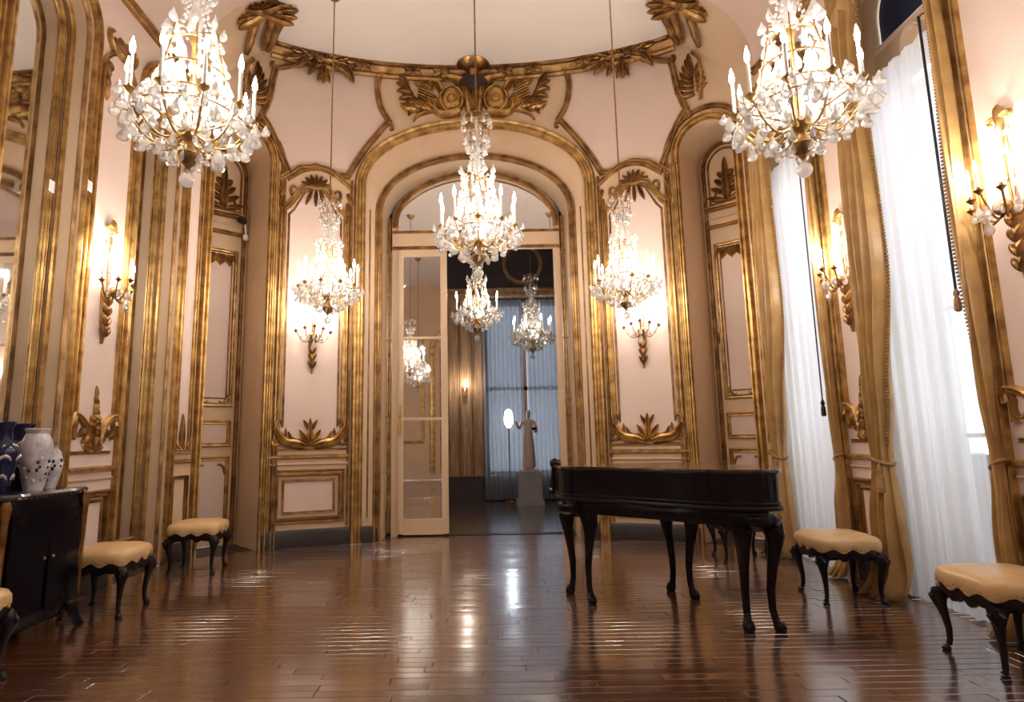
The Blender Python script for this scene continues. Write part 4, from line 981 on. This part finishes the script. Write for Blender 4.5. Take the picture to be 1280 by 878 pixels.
for i, (x, y, rz, lab) in enumerate(stools):
    o = st0 if i == 0 else dup(st0); o.location = (x, y, 0); o.rotation_euler = (0, 0, rz); tag(o, lab, 'stool', SG)

# ------------------------------------------------------------------ black cabinet with vases
cab = empty('cabinet', (-3.03, 4.02, 0))
Lh, Dh = .36, .21
mb = MB(); R = []
for z, g in ((.10, -.03), (.16, -.01), (.35, .0), (.6, .012), (.78, .022), (.88, .01), (.90, .02)):
    ring = []
    for k in range(40):
        a = 2 * PI * k / 40; c_, s_ = math.cos(a), math.sin(a); r = (abs(c_) ** 7 + abs(s_) ** 7) ** (-1 / 7); ring.append((c_ * r * (Dh + g), s_ * r * (Lh + g), z))
    R.append(ring)
mb.loft(R, True, True); body = mb.build('body', 'black', cab, True)
mb = MB(); R = []
for z, g in ((.90, .0), (.905, .035), (.925, .045), (.94, .035), (.942, .02)):
    R.append([(q[0] / (Dh + .02) * (Dh + g), q[1] / (Lh + .02) * (Lh + g), z) for q in ring])
mb.loft(R, True, True); mb.build('marble_top', 'marble', cab, True)
for sx in (-1, 1):
    for sy in (-1, 1):
        mb = MB(); mb.tube([(sx * (Dh - .02), sy * (Lh - .02), .14), (sx * Dh, sy * Lh, .06), (sx * (Dh + .02), sy * (Lh + .02), 0)], [.04, .028, .03], 8); mb.build('foot', 'black', cab, True)
        mb = MB(); mb.tube([(sx * (Dh + .005), sy * (Lh + .005), z) for z in (.2, .5, .78, .86, .9)], [.008, .012, .02, .03, .02], 6); mb.build('corner_mount', 'brass', cab, True)
for k in (-1, 1):
    mb = MB(); mb.box((Dh + .012, k * .17, .50), (.012, .30, .62)); dr = mb.build('door', 'black', cab); mb = MB(); mb.ball((Dh + .03, k * .04, .52), .012, 8, 5); mb.build('knob', 'brass', dr, True)
mb = MB()
for k in range(14): mb.ball((Dh + .03, -.30 + .6 * k / 13, .915), (.01, .018, .01), 6, 4)
mb.build('bronze_beading', 'gold2', cab, True)
tag(cab, 'low black lacquer cabinet with marble top in front of the mirror', 'cabinet')
def vase(name, loc, prof, m, label, band=None, flowers=None, n=20):
    mb = MB(); mb.lathe(prof, n); o = mb.build(name, m, None, True); o.location = loc
    rnd = random.Random(2)
    if band:
        for (z, r, hgt) in band:
            for k in range(6):
                a = 2 * PI * k / 6 + .4; pts = [((r + .002) * math.cos(a + da), (r + .002) * math.sin(a + da), z + hgt * (1 - (da / .35) ** 2)) for da in (-.35, -.2, 0, .2, .35)]
                b_ = MB(); b_.tube(pts, [.004, .010, .013, .010, .004], 5); b_.build('painted_fan', 'porc_white', o, True)
    if flowers:
        for k in range(flowers):
            a = rnd.uniform(0, 2 * PI); z = rnd.uniform(.06, .26); r = next(r0 + (r1 - r0) * (z - z0) / (z1 - z0) for (r0, z0), (r1, z1) in zip(prof, prof[1:]) if z0 <= z <= z1)
            b_ = MB(); q_ = rnd.uniform(.006, .013); b_.ball(((r - .002) * math.cos(a), (r - .002) * math.sin(a), z), (q_, q_, q_ * 1.2), 7, 4); b_.build('painted_flower', rnd.choice(['stone', 'statue', 'marble', 'marble']), o, True)
    return tag(o, label, 'vase', 'porcelain vases on the black cabinet')
ztp = .942
PV = [(.05, 0), (.065, .02), (.08, .12), (.105, .24), (.10, .29), (.06, .33), (.055, .40), (.075, .44), (.07, .445)]
vase('vase', (-3.02, 3.83, ztp), PV, 'porc_blue', 'dark blue porcelain vase with pale fan motifs on the cabinet', [(.20, .098, .03), (.08, .073, .03)])
vase('vase', (-2.96, 4.06, ztp), [(.055, 0), (.06, .02), (.085, .14), (.098, .24), (.088, .32), (.065, .37), (.075, .40), (.07, .405)], 'porc_white', 'white porcelain vase painted with flowers standing amid dark vases', None, 46)
vase('vase', (-3.17, 4.20, ztp), PV, 'porc_blue', 'dark blue porcelain vase with flared neck behind the white vase', [(.20, .098, .03)])
vase('vase', (-2.99, 4.25, ztp), [(.04, 0), (.045, .02), (.07, .12), (.075, .18), (.06, .24), (.04, .27), (.045, .29)], 'porc_white', 'small pale painted vase at the end of the cabinet', None, 22)

# ------------------------------------------------------------------ the next room seen through the doorway
YN = 12.7
def plane(name, vs, m, label, cat='wall'):
    mb = MB(); mb.add(vs, [tuple(range(len(vs)))]); return tag(mb.build(name, m), label, cat, kind='structure')
plane('wall_next_left', [(-3.6, 8.2, 0), (-3.6, YN, 0), (-3.6, YN, 6.2), (-3.6, 8.2, 6.2)], 'cream', 'cream wall of the next room on the glass door side')
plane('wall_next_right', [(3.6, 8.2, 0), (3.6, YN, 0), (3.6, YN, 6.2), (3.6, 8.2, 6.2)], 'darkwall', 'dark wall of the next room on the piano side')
plane('ceiling_next', [(-3.6, 8.2, 6.2), (3.6, 8.2, 6.2), (3.6, YN, 6.2), (-3.6, YN, 6.2)], 'ceil', 'pale ceiling of the next room seen through the fanlight', 'ceiling')
mb = MB(); mb.add([(-3.6, 8.2, .0), (3.6, 8.2, .0), (3.6, YN, .0), (-3.6, YN, .0)], [(0, 1, 2, 3)]); fl2 = mb.build('floor_next', 'wood'); tag(fl2, 'dark polished floor of the next room', 'floor', kind='structure')
at = fl2.data.attributes.new('tone', 'FLOAT', 'FACE'); at.data.foreach_set('value', [-.3])
mb = MB()     # partition with the doorway
S = [-3.6] + [-1.25 * math.cos(PI * i / 24) for i in range(25)] + [3.6]
for a, b in zip(S, S[1:]):
    mid = (a + b) / 2; za = zb = 0
    if abs(mid) < 1.25: za, zb = arch_z(a, OPC), arch_z(b, OPC)
    mb.add([(a, 8.2, za), (b, 8.2, zb), (b, 8.2, 6.2), (a, 8.2, 6.2)], [(0, 1, 2, 3)])
tag(mb.build('wall_next_front', 'cream'), 'cream back of the doorway wall in the next room', 'wall', kind='structure')
WX0, WX1, WZ = .16, 1.80, 4.15
mb = MB()
for x0_, x1_, z0_, z1_ in ((-3.6, WX0, 0, 6.2), (WX1, 3.6, 0, 6.2), (WX0, WX1, WZ, 6.2), (WX0, WX1, 0, .5)):
    mb.add([(x0_, YN, z0_), (x1_, YN, z0_), (x1_, YN, z1_), (x0_, YN, z1_)], [(0, 1, 2, 3)])
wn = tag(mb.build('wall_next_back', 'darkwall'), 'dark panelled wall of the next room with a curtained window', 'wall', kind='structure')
NB = lambda u, z, off=0.0: Vector((u, YN - off, z))
for x0_, x1_ in ((-.62, -.42), (-.36, -.16), (-.10, .10)):
    P = [(x0_, .5), (x1_, .5), (x1_, 4.3), (x0_, 4.3)]
    field(NB, P, 'brownwall', wn, 'panel_field', .02, 2); mould(NB, P, .05, .04, 'brownwall', wn, 'panel_moulding', closed=True)
mould(NB, [(-3.5, 4.38), (3.5, 4.38)], .24, .10, 'brownwall', wn, 'beam')
mould(NB, [(1.0 + .40 * math.cos(t * PI / 12), 5.02 + .42 * math.sin(t * PI / 12)) for t in range(24)], .08, .07, 'brownwall', wn, 'medallion_rim', closed=True)
field(NB, [(1.0 + .36 * math.cos(t * PI / 12), 5.02 + .38 * math.sin(t * PI / 12)) for t in range(24)], 'darkwall', wn, 'medallion', .03, 12)
mb = MB(); mb.box((-.25, YN - .04, 1.42), (.04, .08, .05)); mb.build('door_knob', 'gold', wn)
mb = MB()
for xx in (WX0 + .03, (WX0 + WX1) / 2, WX1 - .03): mb.box((xx, YN, 2.3), (.07 if abs(xx - .98) > .1 else .12, .06, 3.7))
for z in (.55, 2.3, 4.12): mb.box(((WX0 + WX1) / 2, YN, z), (WX1 - WX0, .06, .08))
w5 = tag(mb.build('window_5', 'brownwall'), 'tall brown framed window of the next room behind blue-grey curtains', 'window', kind='structure')
for k in (0, 1):
    for z0_, z1_ in ((.6, 2.25), (2.35, 4.08)):
        mb = MB(); mb.box((WX0 + (WX1 - WX0) * (.25 + .5 * k), YN, (z0_ + z1_) / 2), ((WX1 - WX0) / 2 - .1, .006, z1_ - z0_)); mb.build('pane', 'glass', w5)
M['bluesheer'] = mixmat('blue_grey_voile', [(0.04, 'Transparent', (1, 1, 1), None), (0.34, 'Translucent', (0.25, 0.25, 0.27), None), (0.62, 'Diffuse', (0.30, 0.29, 0.31), None)])
root = empty('sheer_curtain', (0, 0, 0))
for k in range(2):
    x0_ = WX0 - .05 + k * (.86 + .06); x1_ = x0_ + .84
    def fn(u, v, x0_=x0_, x1_=x1_): return (x0_ + (x1_ - x0_) * u, YN - .22 + .04 * math.sin(2 * PI * 9 * u + 1.5 * math.sin(2 * v)), .03 + 4.15 * v)
    cloth(fn, 100, 10, 'sheer_panel', 'bluesheer', root)
tag(root, 'dim blue-grey sheer curtains behind the statue in the next room', 'curtain')
# pedestal and statue
pd = empty('pedestal', (.955, 11.75, 0))
mb = MB(); mb.box((0, 0, .33), (.44, .44, .50)); mb.build('shaft', 'stone', pd); mb = MB(); mb.box((0, 0, .05), (.50, .50, .10)); mb.build('base', 'stone', pd)
mb = MB(); mb.box((0, 0, .60), (.48, .48, .05)); mb.build('cap', 'stone', pd)
tag(pd, 'square grey stone pedestal under the statue', 'pedestal')
me = bpy.data.meshes.new('statue')
V = [((0, 0, .02), .16), ((0, 0, .15), .14), ((.01, 0, .40), .12), ((.0, 0, .60), .115), ((-.01, 0, .72), .095), ((0, 0, .86), .105), ((0, 0, .94), .085), ((.005, 0, 1.0), .036), ((.01, -.01, 1.06), .055), ((.012, -.015, 1.13), .058), ((.012, -.01, 1.17), .04),
     ((-.12, 0, .93), .045), ((-.17, -.04, .80), .036), ((-.22, -.10, .88), .03), ((-.235, -.12, .96), .024), ((.12, 0, .93), .045), ((.17, -.05, .79), .036), ((.12, -.16, .74), .03), ((.10, -.20, .75), .026)]
Eg = [(0, 1), (1, 2), (2, 3), (3, 4), (4, 5), (5, 6), (6, 7), (7, 8), (8, 9), (9, 10), (6, 11), (11, 12), (12, 13), (13, 14), (6, 15), (15, 16), (16, 17), (17, 18)]
me.from_pydata([v for v, r in V], Eg, []); st = bpy.data.objects.new('statue', me); col.objects.link(st); st.location = (.955, 11.75, .628)
sk = st.modifiers.new('skin', 'SKIN')
for i, (v, r) in enumerate(V): me.skin_vertices[0].data[i].radius = (r, r * .85)
me.skin_vertices[0].data[0].use_root = True
st.modifiers.new('smooth', 'SUBSURF').levels = 2; st.modifiers['smooth'].render_levels = 2; me.materials.append(M['statue'])
mb = MB(); mb.box((0, 0, .012), (.36, .32, .03)); mb.build('plinth', 'statue', st)
mb = MB(); mb.lathe([(.02, 0), (.05, .02), (.055, .05), (.02, .06)], 10, (.10, -.22, .77)); mb.build('held_bowl', 'ebony', st, True)
tag(st, 'pale draped figure statue holding a bowl on the grey pedestal', 'statue')
for (x, e) in ((-.28, 7.0),):
    ls = empty('wall_lamp', (x, YN - .12, 2.25)); mb = MB(); mb.box((0, .06, 0), (.08, .10, .22)); mb.build('backplate', 'brass', ls)
    inst(SCANDLE, ls, (0, -.04, .0)); inst(SBULB, ls, (0, -.04, .11), (0, 0, 0), 1.3); mb = MB(); mb.tube([(0, .03, -.08), (0, -.04, -.08), (0, -.04, .01)], .008, 6); mb.build('arm', 'brass', ls, True)
    ld = bpy.data.lights.new('candle_light', 'POINT'); ld.energy = e; ld.color = WARM; ld.shadow_soft_size = .03; lo = bpy.data.objects.new('candle_light', ld); col.objects.link(lo); lo.parent = ls; lo.location = (0, -.15, .18)
    tag(ls, 'small candle lamp on the brown panels of the next room', 'sconce')

lp = empty('added_glow_lamp', (.60, 12.15, 0))  # added lamp: makes a bright spot whose real source is unknown
mb = MB(); mb.lathe([(.10, 0), (.10, .02), (.02, .05), (.012, .3), (.012, 1.48), (.02, 1.5)], 10); mb.build('stand', 'brass', lp, True)
mb = MB(); mb.lathe([(.03, 1.46), (.085, 1.54), (.095, 1.66), (.07, 1.80), (.02, 1.84)], 12); mb.build('glow_spot', emit('cool_glow_spot', (0.85, 0.92, 1.0), 3.5), lp, True)
ld = bpy.data.lights.new('added_glow_light', 'POINT'); ld.energy = 4.0; ld.color = (.85, .92, 1); ld.shadow_soft_size = .06; lo = bpy.data.objects.new('added_glow_light', ld); col.objects.link(lo); lo.parent = lp; lo.location = (0, -.12, 1.66)
tag(lp, 'invented lamp in place of a bright cool spot beside the statue', 'lamp')
